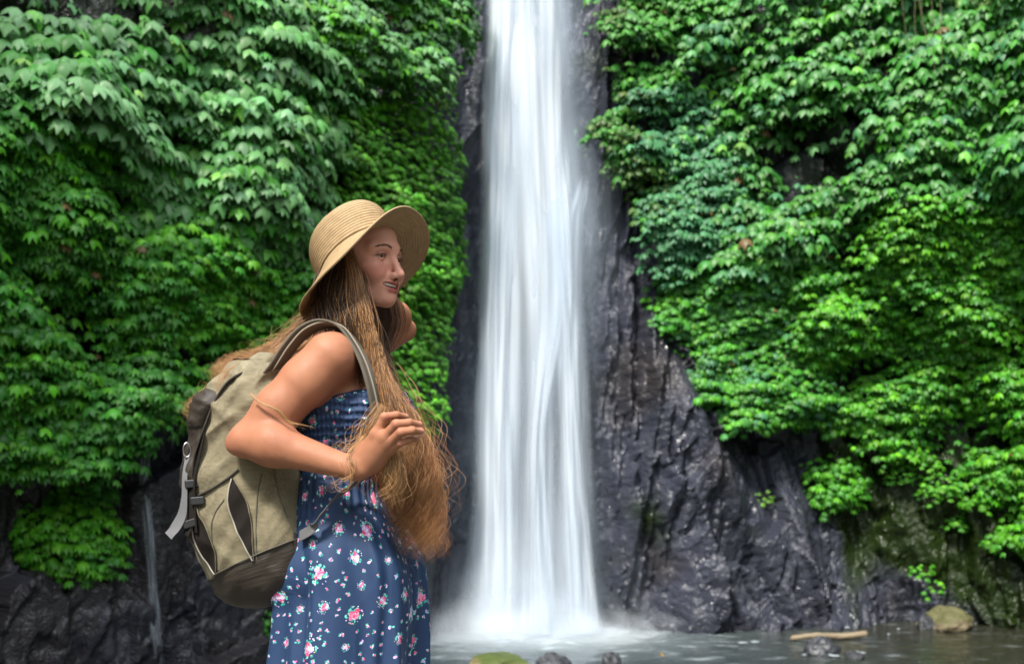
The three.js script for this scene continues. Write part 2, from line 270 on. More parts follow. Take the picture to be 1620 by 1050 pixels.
// turns a list of {m, c, shape, score} into leaf parts and one mass of the rest
function dressPlant(root, leaves, palette, most = 300) {
  leaves.sort((a, b) => b.score - a.score);
  const singles = leaves.slice(0, most), rest = leaves.slice(most), tints = [0.75, 0.92, 1.1, 1.3].flatMap((k) => palette.map((p) => p.map((x) => x * k)));
  for (const l of singles) { let b = 0, bd = 1e9; tints.forEach((t, i) => { const d = t.reduce((s, x, k) => s + (x - l.c[k]) ** 2, 0); if (d < bd) { bd = d; b = i; } }); const m = mesh('leaf', leafShapes[l.shape], leafMat(tints[b]), root); m.matrixAutoUpdate = true; l.m.decompose(m.position, m.quaternion, m.scale); }
  for (let k = 0; k < leafShapes.length; k++) {
    const part = rest.filter((l) => l.shape === k); if (!part.length) continue;
    const im = new THREE.InstancedMesh(leafShapes[k], leafWhite, part.length); im.name = 'foliage'; im.userData.kind = 'stuff'; im.castShadow = im.receiveShadow = true;
    part.forEach((l, i) => { im.setMatrixAt(i, l.m); im.setColorAt(i, new THREE.Color().setRGB(...l.c)); }); root.add(im);
  }
}
const vary = (r, palette, k = 0.25) => { const a = palette[Math.floor(r() * palette.length)], b = palette[Math.floor(r() * palette.length)], t = r(), f = 1 + (r() - 0.5) * 2 * k; return a.map((x, i) => lerp(x, b[i], t) * f); };
// a spray: leaves along a short arching shoot that sticks out of the wall
function spray(out, r, p, n, size, width, count, palette, shapes, tint = 1) {
  const lat = V(-n.z, 0, n.x), yaw = (r() - 0.5) * 0.9; lat.applyAxisAngle(n, (r() - 0.5) * 0.45);
  const c0 = vary(r, palette, 0.22).map((x) => x * tint);
  for (let i = 0; i < count; i++) {
    const t = count > 1 ? (i / (count - 1)) * 2 - 1 + (r() - 0.5) * 0.5 : 0;
    const q = p.clone().addScaledVector(lat, t * width).addScaledVector(UP, -t * t * width * 0.32 + (r() - 0.5) * size * 0.22).addScaledVector(n, (1 - t * t) * size * 0.5 + (r() - 0.5) * size * 0.4);
    const tip = n.clone().multiplyScalar(0.9).addScaledVector(lat, t * 0.7 + yaw + (r() - 0.5) * 0.8).addScaledVector(UP, -0.3 - 0.55 * r());
    const nr = n.clone().multiplyScalar(0.55).addScaledVector(UP, 0.9).addScaledVector(lat, t * 0.35 + (r() - 0.5) * 0.5);
    const s = size * (0.62 + 0.62 * r()), yr = r(), young = yr < 0.06 ? 1.4 : 1, dead = yr > 0.996;
    out.push({ m: leafMatrix(q, tip, nr, s), c: (dead ? [0.17, 0.12, 0.045] : c0).map((x, k) => x * (0.88 + 0.24 * r()) * (k === 2 ? 1 / young : young)), shape: shapes[Math.floor(r() * shapes.length)], score: s / -q.z + (q.z * -1 > 0 ? 0 : 0) + r() * 0.004 + q.clone().sub(p).dot(n) * 0.01, q });
  }
}
// creeper: a curtain of sprays over the part of the cliff that falls inside a polygon of the view
function creeper(name, label, poly, o) {
  const r = rng(o.seed), root = thing(name, label, o.category ?? 'creeper', o.group), leaves = [];
  const xs = poly.map((p) => p[0]), ys = poly.map((p) => p[1]), bx = [Math.min(...xs), Math.max(...xs)], by = [Math.min(...ys), Math.max(...ys)];
  const stems = [];
  let made = 0, tries = 0; const want = o.sprays;
  const sLo = o.s[0], sHi = o.s[1], yLo = o.y[0], yHi = o.y[1];
  while (made < want && tries++ < want * 60) {
    const s = lerp(sLo, sHi, r()), y0 = lerp(yLo, yHi, r()), T = o.size * 0.92, wv = 0.5 * fbm(s * 0.8, y0 * 0.4, o.seed * 0.13, 2), y = (Math.floor((y0 + wv) / T) + 0.5 + (r() - 0.5) * 0.5) * T - wv;
    // bulging clumps with dark gaps between them
    const b = ns(s * o.clump, y * o.clump * 1.15, o.seed * 0.37) + 0.5 * ns(s * o.clump * 2.3, y * o.clump * 2.6, o.seed * 0.71);
    if (b < (o.gap ?? -0.27) && r() < 0.94) continue;
    const out = (o.out ?? 0.2) + o.bulge * (b + 0.35) - (o.deep ?? 0.3) * r() * r();
    const p = cliffSoft(s, y, out), [px, py] = toPx(p);
    const wob = 14 * ns(px * 0.02, py * 0.02, o.seed); if (px < bx[0] - 20 || px > bx[1] + 20 || py < by[0] - 20 || py > by[1] + 20 || !inside(poly, px + wob, py + wob)) continue;
    if (o.holes && o.holes.some(([x, yy, rx, ry]) => ((px - x) / rx) ** 2 + ((py - yy) / ry) ** 2 < 1)) continue;
    const pl = planAt(s), n = V(pl[2], 0, pl[3]), e = 0.15, gx = ns((s + e) * o.clump, y * o.clump * 1.15, o.seed * 0.37) - ns((s - e) * o.clump, y * o.clump * 1.15, o.seed * 0.37), gy = ns(s * o.clump, (y + e) * o.clump * 1.15, o.seed * 0.37) - ns(s * o.clump, (y - e) * o.clump * 1.15, o.seed * 0.37);
    n.addScaledVector(V(-n.z, 0, n.x), gx * 1.2 * o.bulge).addScaledVector(UP, -gy * 0.6 * o.bulge).normalize();
    const pal = o.pick ? o.pick(px, py, b) : o.palette;
    spray(leaves, r, p, n, o.size * (o.sizeAt ? o.sizeAt(px, py) : 1), o.size * (0.9 + 0.9 * r()), 4 + Math.floor(r() * 4), pal, o.shapes, 1);
    if (made % 9 === 0) { const a = cliffSoft(s, y, 0.02), c = p.clone(); stems.push(tubeGeo([a, a.clone().lerp(c, 0.5).add(V(0, 0.05, 0)), c], 0.012, 0.006, 5, 5)); }
    made++;
  }
  if (stems.length) mesh('stems', mergeGeometries(stems), std([0.06, 0.05, 0.025], 0.8), root);
  root.children.forEach((c) => { if (c.name === 'stems') c.userData.kind = 'stuff'; });
  dressPlant(root, leaves, o.palette, o.most ?? 300);
  return root;
}
const G = { pale: [[0.145, 0.355, 0.12], [0.11, 0.305, 0.085], [0.18, 0.385, 0.16]], mid: [[0.062, 0.27, 0.032], [0.045, 0.215, 0.026], [0.088, 0.32, 0.040]], bright: [[0.100, 0.375, 0.018], [0.075, 0.325, 0.018], [0.140, 0.44, 0.026]], blue: [[0.080, 0.27, 0.115], [0.065, 0.235, 0.09], [0.10, 0.295, 0.135]], deep: [[0.035, 0.17, 0.020], [0.044, 0.19, 0.024], [0.03, 0.15, 0.02]] };
const sLeft = [sOfX(-5.4), sOfX(-1.0)], sRight = [sOfX(1.2), sOfX(8.6)];
creeper('leafy_creeper', 'curtain of large pale green leaves at the upper left above the straw hat', [[-60, -60], [560, -60], [520, 120], [505, 230], [480, 260], [500, 420], [400, 430], [330, 330], [240, 370], [170, 330], [210, 250], [90, 190], [-60, 130]],
  { seed: 101, s: [sLeft[0], sOfX(-1.9)], y: [3.6, 9.4], sprays: 874, size: 0.30, clump: 0.9, bulge: 0.55, palette: G.pale.concat(G.mid.slice(0, 1)), shapes: [0, 3, 2], holes: [[195, 385, 30, 45], [500, 290, 22, 55]] });
creeper('leafy_creeper', 'dense mid green creeper filling the far left from mid height down to the bare rock', [[-60, 120], [90, 180], [200, 260], [170, 330], [230, 420], [245, 520], [255, 640], [210, 655], [190, 720], [130, 742], [50, 748], [-60, 728]],
  { seed: 102, out: 0.42, s: [sOfX(-5.8), sOfX(-3.0)], y: [2.0, 7.2], sprays: 1208, size: 0.20, clump: 1.1, bulge: 0.5, palette: G.mid.concat(G.bright.slice(0, 1), G.deep.slice(0, 1)), shapes: [2, 1, 0] });
creeper('leafy_creeper', 'glossy green creeper hanging just left of the person between pale and dark foliage', [[215, 380], [330, 340], [400, 425], [500, 420], [500, 560], [430, 640], [330, 640], [260, 650], [240, 520]],
  { seed: 103, out: 0.35, s: [sOfX(-4.2), sOfX(-1.9)], y: [2.6, 6.0], sprays: 736, size: 0.19, clump: 1.3, bulge: 0.42, palette: G.bright.concat(G.mid.slice(0, 2)), shapes: [1, 2] });
creeper('leafy_creeper', 'tall column of small bright leaves between the straw hat and the waterfall', [[520, 95], [700, 85], [712, 170], [728, 280], [722, 400], [715, 440], [700, 500], [692, 570], [688, 680], [560, 720], [470, 560], [500, 420], [515, 250]],
  { seed: 104, s: [sOfX(-2.7), sOfX(-0.85)], y: [1.8, 8.4], sprays: 1322, size: 0.155, clump: 1.5, bulge: 0.3, gap: -0.6, palette: G.bright.concat([[0.085, 0.24, 0.025]]), shapes: [2, 1], out: 0.25 });
creeper('leafy_creeper', 'overhanging pale leaves at the top edge left of the waterfall', [[500, -60], [742, -60], [735, 50], [700, 75], [690, 120], [560, 130], [515, 110]],
  { seed: 105, s: [sOfX(-2.9), sOfX(-0.8)], y: [6.8, 10.2], sprays: 494, size: 0.22, clump: 1.2, bulge: 0.3, palette: G.pale.slice(1).concat(G.bright.slice(0, 1)), shapes: [0, 2], out: 0.45 });
creeper('leafy_creeper', 'blue green leaves spilling over the rock edge right of the waterfall', [[958, -60], [974, 45], [1012, 62], [998, 100], [1006, 150], [952, 205], [978, 252], [1042, 285], [1036, 350], [1062, 440], [1120, 420], [1170, 300], [1150, 150], [1120, 80], [1150, -60]],
  { seed: 106, s: [sOfX(0.9), sOfX(4.2)], y: [4.4, 10.4], sprays: 989, size: 0.22, clump: 1.1, bulge: 0.45, palette: G.blue.concat(G.mid.slice(0, 1)), pick: (px, py) => (px < 1010 - (py < 300 ? 0 : 10) || (py > 250 && px < 1045) ? G.mid.slice(0, 1).concat([[0.07, 0.15, 0.03]]) : r106(py) ? G.blue : G.mid), shapes: [0, 2, 3] });
function r106(py) { return py > 130; }
creeper('leafy_creeper', 'curtain of broad pale green leaves covering the upper right of the gorge', [[1130, -60], [1680, -60], [1680, 330], [1480, 320], [1340, 300], [1300, 380], [1250, 420], [1130, 430], [1170, 300], [1150, 150], [1110, 80]],
  { seed: 107, s: [sOfX(2.6), sOfX(8.9)], y: [4.2, 9.8], sprays: 1322, size: 0.29, clump: 0.75, bulge: 0.6, palette: G.mid.concat(G.pale.slice(0, 2), G.blue.slice(0, 1)), shapes: [0, 3, 2] });
creeper('leafy_creeper', 'dense bright creeper of small leaves on the right below the broad leaves', [[1300, 380], [1345, 300], [1480, 310], [1680, 320], [1680, 880], [1600, 850], [1540, 800], [1500, 730], [1420, 715], [1345, 680], [1330, 600], [1290, 590], [1290, 480]],
  { seed: 108, s: [sOfX(3.4), sOfX(8.9)], y: [1.2, 6.6], sprays: 1840, size: 0.21, clump: 0.9, bulge: 0.5, palette: G.bright.concat(G.mid.slice(0, 2)), shapes: [1, 2, 0], holes: [[1450, 500, 22, 50], [1340, 600, 22, 40], [1580, 690, 45, 18]] });
creeper('leafy_creeper', 'lower tongue of green creeper beside the dark rock right of the waterfall', [[1050, 440], [1130, 425], [1250, 415], [1305, 385], [1300, 480], [1300, 590], [1320, 640], [1255, 665], [1200, 678], [1120, 625], [1105, 560], [1060, 500]],
  { seed: 109, s: [sOfX(2.2), sOfX(5.4)], y: [2.4, 5.8], sprays: 977, size: 0.20, clump: 1.1, bulge: 0.45, palette: G.mid.concat(G.bright.slice(0, 2), G.blue.slice(0, 1)), shapes: [1, 2] });

// small separate plants
function bush(name, label, px, py, d, rx, ry, n, size, palette, seed, group, shapes = [2, 1]) {
  d = cliffAt(px, py, true).d - 0.05; const r = rng(seed), root = thing(name, label, 'bush', group), c = at(px, py, d), leaves = [], k = d / F, stems = [];
  for (let i = 0; i < n; i++) {
    const th = r() * Math.PI * 2, ph = Math.acos(1 - 1.75 * r()), dir = V(Math.sin(ph) * Math.cos(th), Math.cos(ph), Math.sin(ph) * Math.sin(th)), lob = 1 + 0.22 * ns(dir.x * 2 + seed, dir.y * 2, dir.z * 2);
    const q = V(dir.x * rx, dir.y * ry, Math.abs(dir.z) * rx * 0.8 - rx * 0.15).multiplyScalar(k * lob * (0.75 + 0.25 * Math.sqrt(r()))).add(c);
    const nn = V(dir.x, 0.25, Math.abs(dir.z) + 0.5).normalize();
    spray(leaves, r, q, nn, size, size * 0.9, 3, palette, shapes);
    if (i % 5 === 0) stems.push(tubeGeo([c.clone().add(V(0, -0.1, -rx * k * 0.6)), c.clone().lerp(q, 0.5).add(V(0, 0.03, 0)), q], 0.01, 0.004, 6, 5));
  }
  const m = mesh('stems', mergeGeometries(stems), std([0.07, 0.06, 0.025], 0.8), root); m.userData.kind = 'stuff';
  dressPlant(root, leaves, palette, 300); return root;
}
bush('round_bush', 'rounded bright green bush on the bare rock at the lower left', 103, 850, 9.1, 84, 68, 150, 0.19, G.bright.concat(G.mid.slice(0, 1)), 201);
bush('small_bush', 'tuft of leaves linking the round bush to the creeper above it', 130, 778, 9.25, 42, 20, 26, 0.16, G.mid.concat(G.bright.slice(0, 1)), 202);
bush('small_bush', 'green shrub clinging to the dark rock below the right creeper', 1322, 762, 13.4, 44, 52, 90, 0.22, G.bright.slice(0, 2).concat(G.mid.slice(0, 1)), 203);
bush('rock_plant', 'single tiny light green sprout on the dark rock left of the shrub', 1207, 783, 14.1, 11, 8, 6, 0.13, [[0.11, 0.27, 0.03]], 204);
bush('rock_plant', 'low leafy sprig behind the bottom of the backpack', 412, 985, 10.3, 18, 28, 16, 0.13, G.mid, 205);
bush('rock_plant', 'single leaf sprig on the rock left of the top of the waterfall', 713, 100, 13.2, 9, 7, 3, 0.16, G.bright, 206);
{
  const r = rng(77), spots = [[1432, 745, 22, 14], [1490, 770, 28, 24], [1545, 730, 18, 22], [1595, 760, 16, 26], [1555, 800, 20, 12], [1585, 850, 22, 12], [1515, 825, 18, 12], [1462, 900, 12, 14], [1530, 745, 10, 8], [1605, 815, 12, 8], [1478, 930, 8, 8], [1470, 735, 14, 9]];
  const lab = ['beside the shrub', 'on the mossy rock', 'below the right creeper', 'at the right edge', 'below the mossy patch', 'nearest the right edge above the dark hollow', 'in the middle of the mossy rock face', 'low on the moss above the tan boulder', 'tucked under the creeper fringe', 'small and pale at the right edge', 'lowest of all just above the boulder', 'between the shrub and the creeper fringe'];
  spots.forEach(([px, py, rx, ry], i) => bush('rock_plant', 'small leafy sprig ' + lab[i], px, py, lerp(13.6, 12.6, (px - 1400) / 220), rx, ry, Math.round(rx * ry / 22), 0.15, G.bright.concat(G.mid.slice(0, 1)), 300 + i, 'sprigs on the mossy rock at the right'));
}

bush('hanging_fern', 'yellow green blurred fronds hanging at the top right corner', 1560, 30, 0, 75, 50, 40, 0.4, [[0.13, 0.24, 0.03], [0.10, 0.20, 0.03]], 207, undefined, [0, 3]);
{ // bare hanging twigs
  const r = rng(55), g = [], d = cliffAt(1465, 60).d - 1.0;
  for (let i = 0; i < 6; i++) { const x = 1420 + 90 * r(), y = 60 + 60 * r(), a = at(x, -60, d), b = at(x + 50 * (r() - 0.3), y, d - 0.1 * r()); g.push(tubeGeo([a, a.clone().lerp(b, 0.5).add(V(0.22 * (r() - 0.5), 0, 0.1 * r())), b], 0.005, 0.003, 12, 4)); }
  tag(mesh('hanging_twigs', mergeGeometries(g), std([0.16, 0.13, 0.07], 0.8)), 'thin bare twigs hanging down from the top edge at the right', 'twigs', null, 'stuff');
}

// ---------------------------------------------------------------- stones, driftwood and fallen leaves in the pool
function stone(name, label, px, py, w, h, seed, c0, c1, { group, moss = 0, rough = 0.7, flat = 1, d = 0 } = {}) { // px, py: middle of the water line
  d = d || F * H / (py - CY); const k = d / F, g = new THREE.IcosahedronGeometry(1, 18), p = g.attributes.position, col = [], v = V();
  for (let i = 0; i < p.count; i++) {
    v.fromBufferAttribute(p, i); const f = 1 + 0.28 * ns(v.x * 1.3 + seed, v.y * 1.3, v.z * 1.3) + 0.1 * fbm(v.x * 3.2 + seed, v.y * 3.2, v.z * 3.2, 3) - 0.08 * Math.abs(ns(v.x * 2.3, v.y * 2.3 + seed, v.z * 2.3));
    const n = fbm(v.x * 2.5, v.y * 2.5 + seed, v.z * 2.5, 4) + 0.2, mo = moss * smoothstep(v.y + 0.7 * fbm(v.x * 2, v.z * 2 + seed, 3, 3), 0.25, 0.7), wet = 1 - smoothstep(v.y, -0.02, 0.16);
    const c = c0.map((x, q) => lerp(lerp(x, c1[q], clamp(n * 1.6, 0, 1)), [0.07, 0.10, 0.02][q], mo) * (1 - 0.6 * wet)); col.push(...c);
    p.setXYZ(i, v.x * f * w / 2 * k, Math.sign(v.y) * Math.abs(v.y) ** flat * f * h * k, v.z * f * w / 2 * k * 0.8);
  }
  g.setAttribute('color', new THREE.Float32BufferAttribute(col, 3)); g.computeVertexNormals();
  const m = mesh(name, g, new THREE.MeshPhysicalMaterial({ vertexColors: true, roughness: rough, bumpMap: stoneBump, bumpScale: 0.03 })); m.position.set((px - CX) * k, 0, -d); m.rotation.y = seed; return tag(m, label, name.split('_').pop(), group);
}
const tan0 = [0.17, 0.13, 0.06], tan1 = [0.30, 0.24, 0.12], dk0 = [0.035, 0.038, 0.045], dk1 = [0.09, 0.095, 0.11];
stone('mossy_boulder', 'rounded tan boulder with moss, sitting in the water at the right', 1498, 991, 104, 31, 1.3, [0.13, 0.105, 0.06], [0.23, 0.19, 0.115], { moss: 0.5 });
stone('dark_stone', 'dark wet stone leaning against the left side of the tan boulder', 1466, 994, 34, 22, 4.1, dk0, dk1, { rough: 0.4 });
stone('mossy_stone', 'mossy tan stone cut by the lower edge beside the dress', 788, 1056, 118, 26, 2.2, tan0, tan1, { moss: 1, d: 11.45 });
stone('dark_stone', 'broad low dark stone between the mossy stone and the small one', 876, 1056, 58, 24, 3.7, dk0, dk1, { rough: 0.35, d: 11.5 });
stone('dark_stone', 'smallest dark stone, shining wet, right of the low dark one', 969, 1054, 36, 22, 5.5, dk0, dk1, { rough: 0.3, d: 11.6 });
stone('dark_stone', 'jagged dark stone with white water round it in front of the driftwood', 1303, 1034, 62, 26, 6.4, dk0, dk1, { rough: 0.35 });
stone('dark_stone', 'low dark stone almost under water right of the jagged one', 1352, 1038, 40, 7, 7.9, dk0, dk1, { rough: 0.3 });
{ // driftwood
  const k = F * H / (1014 - CY) / F, d = k * F, a = V((1248 - CX) * k, 0.045, -d + 0.06), b = V((1378 - CX) * k, 0.085, -d - 0.1);
  const c = new THREE.CatmullRomCurve3([a, a.clone().lerp(b, 0.3).add(V(0, 0.02, 0.03)), a.clone().lerp(b, 0.7).add(V(0, -0.015, 0)), b]), q = V(), t = V();
  const g = gridGeo(18, 60, (u, v) => { c.getPointAt(v, q); c.getTangentAt(v, t); const s = V(0, 0, 1), n = V(0, 1, 0), an = -u * 2 * Math.PI, end = Math.min(1, Math.sqrt(Math.min(v, 1 - v) * 30)); const r = (0.045 + 0.012 * v + 0.008 * ns(u * 6.28, v * 9, 2) + 0.006 * ns(Math.cos(an) * 3, Math.sin(an) * 3, v * 3)) * end; return q.clone().addScaledVector(s, Math.cos(an) * r).addScaledVector(n, Math.sin(an) * r * 0.8); }, { closeU: true, color: (u, v) => { const n = fbm(u * 9, v * 3, 5, 3); return [0.25 + 0.16 * n, 0.20 + 0.13 * n, 0.13 + 0.09 * n]; } });
  tag(mesh('driftwood', g, new THREE.MeshPhysicalMaterial({ vertexColors: true, roughness: 0.75, bumpMap: stoneBump, bumpScale: 0.01 })), 'pale weathered driftwood branch lying in the shallow water', 'driftwood');
}
{ // white water breaking at the jagged stone and riffles: thin foam shapes on the surface
  const foam = [], r = rng(9);
  for (let i = 0; i < 16; i++) { const px = i < 6 ? 1290 + r() * 90 : lerp(1000, 1600, r()), py = i < 6 ? 1022 + r() * 18 : lerp(985, 1046, r()), k = F * H / (py - CY) / F, w = (2 + 7 * r()) * k, g = new THREE.SphereGeometry(1, 10, 6); const p = g.attributes.position; for (let j = 0; j < p.count; j++) { const f = 1 + 0.5 * ns(p.getX(j) * 2 + i, p.getZ(j) * 2, i); p.setXYZ(j, p.getX(j) * w * f, p.getY(j) * 0.012, p.getZ(j) * w * 0.6 * f); } g.computeVertexNormals(); foam.push(g.translate((px - CX) * k, 0.02, -k * F)); }
  const m = mesh('foam', mergeGeometries(foam), std([0.30, 0.35, 0.38], 0.4)); tag(m, 'scattered white foam flecks drifting on the dark pool', 'foam', null, 'stuff');
}
{ const k = F * H / (1040 - CY) / F, m = mesh('fallen_leaf', leafShapes[0], leafMat([0.62, 0.36, 0.02])); m.scale.setScalar(0.13); m.rotation.set(0.2, 0.7, 0.1); m.position.set((1045 - CX) * k, 0.05, -k * F); tag(m, 'fallen yellow leaf floating near the lower edge right of the dark stones', 'leaf'); }

// ---------------------------------------------------------------- the person
const D0 = 2.3, pp = (px, py, zo = 0) => at(px, py, D0 - zo);        // a point of the figure; zo = metres nearer than its middle plane
const M1 = D0 / F;                                                    // metres per photograph pixel at the figure
// surface nets over a distance field
function isoMesh(f, lo, hi, h, { keep, color } = {}) {
  const nx = Math.ceil((hi.x - lo.x) / h) + 1, ny = Math.ceil((hi.y - lo.y) / h) + 1, nz = Math.ceil((hi.z - lo.z) / h) + 1, val = new Float32Array(nx * ny * nz), B = 8;
  for (let bz = 0; bz < nz; bz += B) for (let by = 0; by < ny; by += B) for (let bx = 0; bx < nx; bx += B) {
    const c = f(lo.x + (bx + B / 2) * h, lo.y + (by + B / 2) * h, lo.z + (bz + B / 2) * h), far = Math.abs(c) > B * h * 1.35;
    for (let z = bz; z < Math.min(bz + B, nz); z++) for (let y = by; y < Math.min(by + B, ny); y++) for (let x = bx; x < Math.min(bx + B, nx); x++) val[(z * ny + y) * nx + x] = far ? c : f(lo.x + x * h, lo.y + y * h, lo.z + z * h);
  }
  const vid = new Int32Array(nx * ny * nz).fill(-1), pos = [], idx = [], off = [0, 1, nx, nx + 1, nx * ny, nx * ny + 1, nx * ny + nx, nx * ny + nx + 1];
  const E = [[0, 1], [2, 3], [4, 5], [6, 7], [0, 2], [1, 3], [4, 6], [5, 7], [0, 4], [1, 5], [2, 6], [3, 7]];
  for (let z = 0; z < nz - 1; z++) for (let y = 0; y < ny - 1; y++) for (let x = 0; x < nx - 1; x++) {
    const i = (z * ny + y) * nx + x; let m = 0; for (let k = 0; k < 8; k++) if (val[i + off[k]] < 0) m |= 1 << k; if (m === 0 || m === 255) continue;
    let sx = 0, sy = 0, sz = 0, n = 0;
    for (const [a, b] of E) { const va = val[i + off[a]], vb = val[i + off[b]]; if ((va < 0) === (vb < 0)) continue; const t = va / (va - vb); sx += (a & 1) + t * ((b & 1) - (a & 1)); sy += ((a >> 1) & 1) + t * (((b >> 1) & 1) - ((a >> 1) & 1)); sz += (a >> 2) + t * ((b >> 2) - (a >> 2)); n++; }
    const p = [lo.x + (x + sx / n) * h, lo.y + (y + sy / n) * h, lo.z + (z + sz / n) * h];
    if (keep && !keep(...p)) continue;
    vid[i] = pos.length / 3; pos.push(...p);
  }
  const quad = (a, b, c, d, flip) => { if (a < 0 || b < 0 || c < 0 || d < 0) return; flip ? idx.push(a, c, b, b, c, d) : idx.push(a, b, c, b, d, c); };
  for (let z = 1; z < nz - 1; z++) for (let y = 1; y < ny - 1; y++) for (let x = 1; x < nx - 1; x++) {
    const i = (z * ny + y) * nx + x, s = val[i] < 0;
    if (s !== val[i + 1] < 0) quad(vid[i - nx - nx * ny], vid[i - nx * ny], vid[i - nx], vid[i], !s);
    if (s !== val[i + nx] < 0) quad(vid[i - 1 - nx * ny], vid[i - nx * ny], vid[i - 1], vid[i], s);
    if (s !== val[i + nx * ny] < 0) quad(vid[i - 1 - nx], vid[i - nx], vid[i - 1], vid[i], !s);
  }
  const nor = new Float32Array(pos.length), col = color && new Float32Array(pos.length), e = h * 0.6;
  for (let i = 0; i < pos.length; i += 3) {
    const [x, y, z] = [pos[i], pos[i + 1], pos[i + 2]], a = f(x + e, y, z) - f(x - e, y, z), b = f(x, y + e, z) - f(x, y - e, z), c = f(x, y, z + e) - f(x, y, z - e), l = Math.hypot(a, b, c) || 1;
    nor[i] = a / l; nor[i + 1] = b / l; nor[i + 2] = c / l; if (col) col.set(color(x, y, z), i);
  }
  const g = new THREE.BufferGeometry(); g.setAttribute('position', new THREE.Float32BufferAttribute(pos, 3)); g.setAttribute('normal', new THREE.BufferAttribute(nor, 3)); if (col) g.setAttribute('color', new THREE.BufferAttribute(col, 3)); g.setIndex(idx); const uv = new Float32Array(pos.length / 3 * 2); for (let i = 0; i < pos.length / 3; i++) uv.set([(pos[i * 3] + 0.6 * pos[i * 3 + 2]) / 0.09, pos[i * 3 + 1] / 0.09], i * 2); g.setAttribute('uv', new THREE.BufferAttribute(uv, 2)); return g;
}
const smin = (a, b, k) => { const h = Math.max(k - Math.abs(a - b), 0) / k; return Math.min(a, b) - h * h * k * 0.25; };
const smax = (a, b, k) => -smin(-a, -b, k);
function cap(a, b, ra, rb) { const dx = b.x - a.x, dy = b.y - a.y, dz = b.z - a.z, l = dx * dx + dy * dy + dz * dz || 1e-9; return (x, y, z) => { const px = x - a.x, py = y - a.y, pz = z - a.z, t = clamp((px * dx + py * dy + pz * dz) / l, 0, 1); return Math.hypot(px - t * dx, py - t * dy, pz - t * dz) - (ra + (rb - ra) * t); }; }
function ell(c, r, X = V(1, 0, 0), Y = UP, Z = V(0, 0, 1)) { return (x, y, z) => { const dx = x - c.x, dy = y - c.y, dz = z - c.z, a = (dx * X.x + dy * X.y + dz * X.z) / r[0], b = (dx * Y.x + dy * Y.y + dz * Y.z) / r[1], d = (dx * Z.x + dy * Z.y + dz * Z.z) / r[2], k0 = Math.hypot(a, b, d), k1 = Math.hypot(a / r[0], b / r[1], d / r[2]); return k1 < 1e-9 ? -Math.min(...r) : k0 * (k0 - 1) / k1; }; }
const union = (list) => (x, y, z) => { let d = 1e9; for (const [f, k] of list) d = d > 1e8 ? f(x, y, z) : smin(d, f(x, y, z), k); return d; };

// torso frame: she faces right, turned a little towards the camera
const az = (deg) => V(Math.sin(deg * Math.PI / 180), 0, Math.cos(deg * Math.PI / 180));
const tf = az(74), tsd = V(-tf.z, 0, tf.x);                            // forward, her right side (towards the camera)
const hf = az(60), hs = V(-hf.z, 0, hf.x);                             // head: forward, her right
const headC = pp(570, 415, 0);
const hw = (x, y, z) => V(headC.x + hf.x * x + hs.x * z, headC.y + y, headC.z + hf.z * x + hs.z * z);
const P0 = pp(546, 640), spine = (px, py, f = 0, s = 0, u = 0) => pp(px, py).addScaledVector(tf, f).addScaledVector(tsd, s).addScaledVector(UP, u);

// ---- head
const hl = (f) => (x, y, z) => { const dx = x - headC.x, dz = z - headC.z; return f(dx * hf.x + dz * hf.z, y - headC.y, dx * hs.x + dz * hs.z); };
const L = (x, y, z) => V(x, y, z);
const sym = (f) => (x, y, z) => f(x, y, Math.abs(z));
const headAdd = [
  [ell(L(-0.016, 0.022, 0), [0.098, 0.082, 0.075]), 0.03],
  [ell(L(0.024, -0.024, 0), [0.067, 0.074, 0.059]), 0.03],
  [cap(L(0.054, 0.046, 0), L(0.058, 0.030, 0), 0.036, 0.034), 0.03],
  [sym(cap(L(0.0, -0.056, 0.049), L(0.060, -0.089, 0.016), 0.019, 0.016)), 0.025],
  [ell(L(0.0765, -0.0905, 0), [0.0185, 0.0165, 0.0200]), 0.018],
  [sym(ell(L(0.060, -0.023, 0.042), [0.026, 0.018, 0.021])), 0.02],
  [sym(ell(L(0.069, -0.039, 0.034), [0.023, 0.018, 0.018])), 0.015],
  [sym(cap(L(0.087, 0.020, 0.012), L(0.070, 0.021, 0.046), 0.010, 0.009)), 0.016],
  [ell(L(0.0715, -0.062, 0), [0.0235, 0.025, 0.033]), 0.018],
];
const headBase = union(headAdd);
const socket = sym(ell(L(0.098, 0.000, 0.0325), [0.020, 0.0125, 0.0185]));
const noseAdd = union([
  [cap(L(0.088, 0.010, 0), L(0.1085, -0.034, 0), 0.0080, 0.0085), 0.01],
  [ell(L(0.1115, -0.0395, 0), [0.0105, 0.0090, 0.0098]), 0.010],
  [sym(ell(L(0.1000, -0.0430, 0.0118), [0.0110, 0.0078, 0.0062])), 0.006],
  [cap(L(0.1050, -0.0465, 0), L(0.095, -0.0525, 0), 0.0058, 0.0040), 0.008],
]);
const nostril = sym(ell(L(0.1040, -0.0497, 0.0066), [0.0056, 0.0032, 0.0034]));
const lidUp = sym(union([[cap(L(0.0815, 0.0002, 0.0205), L(0.0872, 0.0060, 0.0290), 0.0030, 0.0034), 0.003], [cap(L(0.0872, 0.0060, 0.0290), L(0.0835, 0.0050, 0.0390), 0.0034, 0.0032), 0.003], [cap(L(0.0835, 0.0050, 0.0390), L(0.0725, -0.0010, 0.0465), 0.0032, 0.0026), 0.003]]));
const lidLo = sym(union([[cap(L(0.0815, -0.0008, 0.0205), L(0.0855, -0.0068, 0.0310), 0.0026, 0.0028), 0.003], [cap(L(0.0855, -0.0068, 0.0310), L(0.0725, -0.0018, 0.0465), 0.0028, 0.0024), 0.003]]));
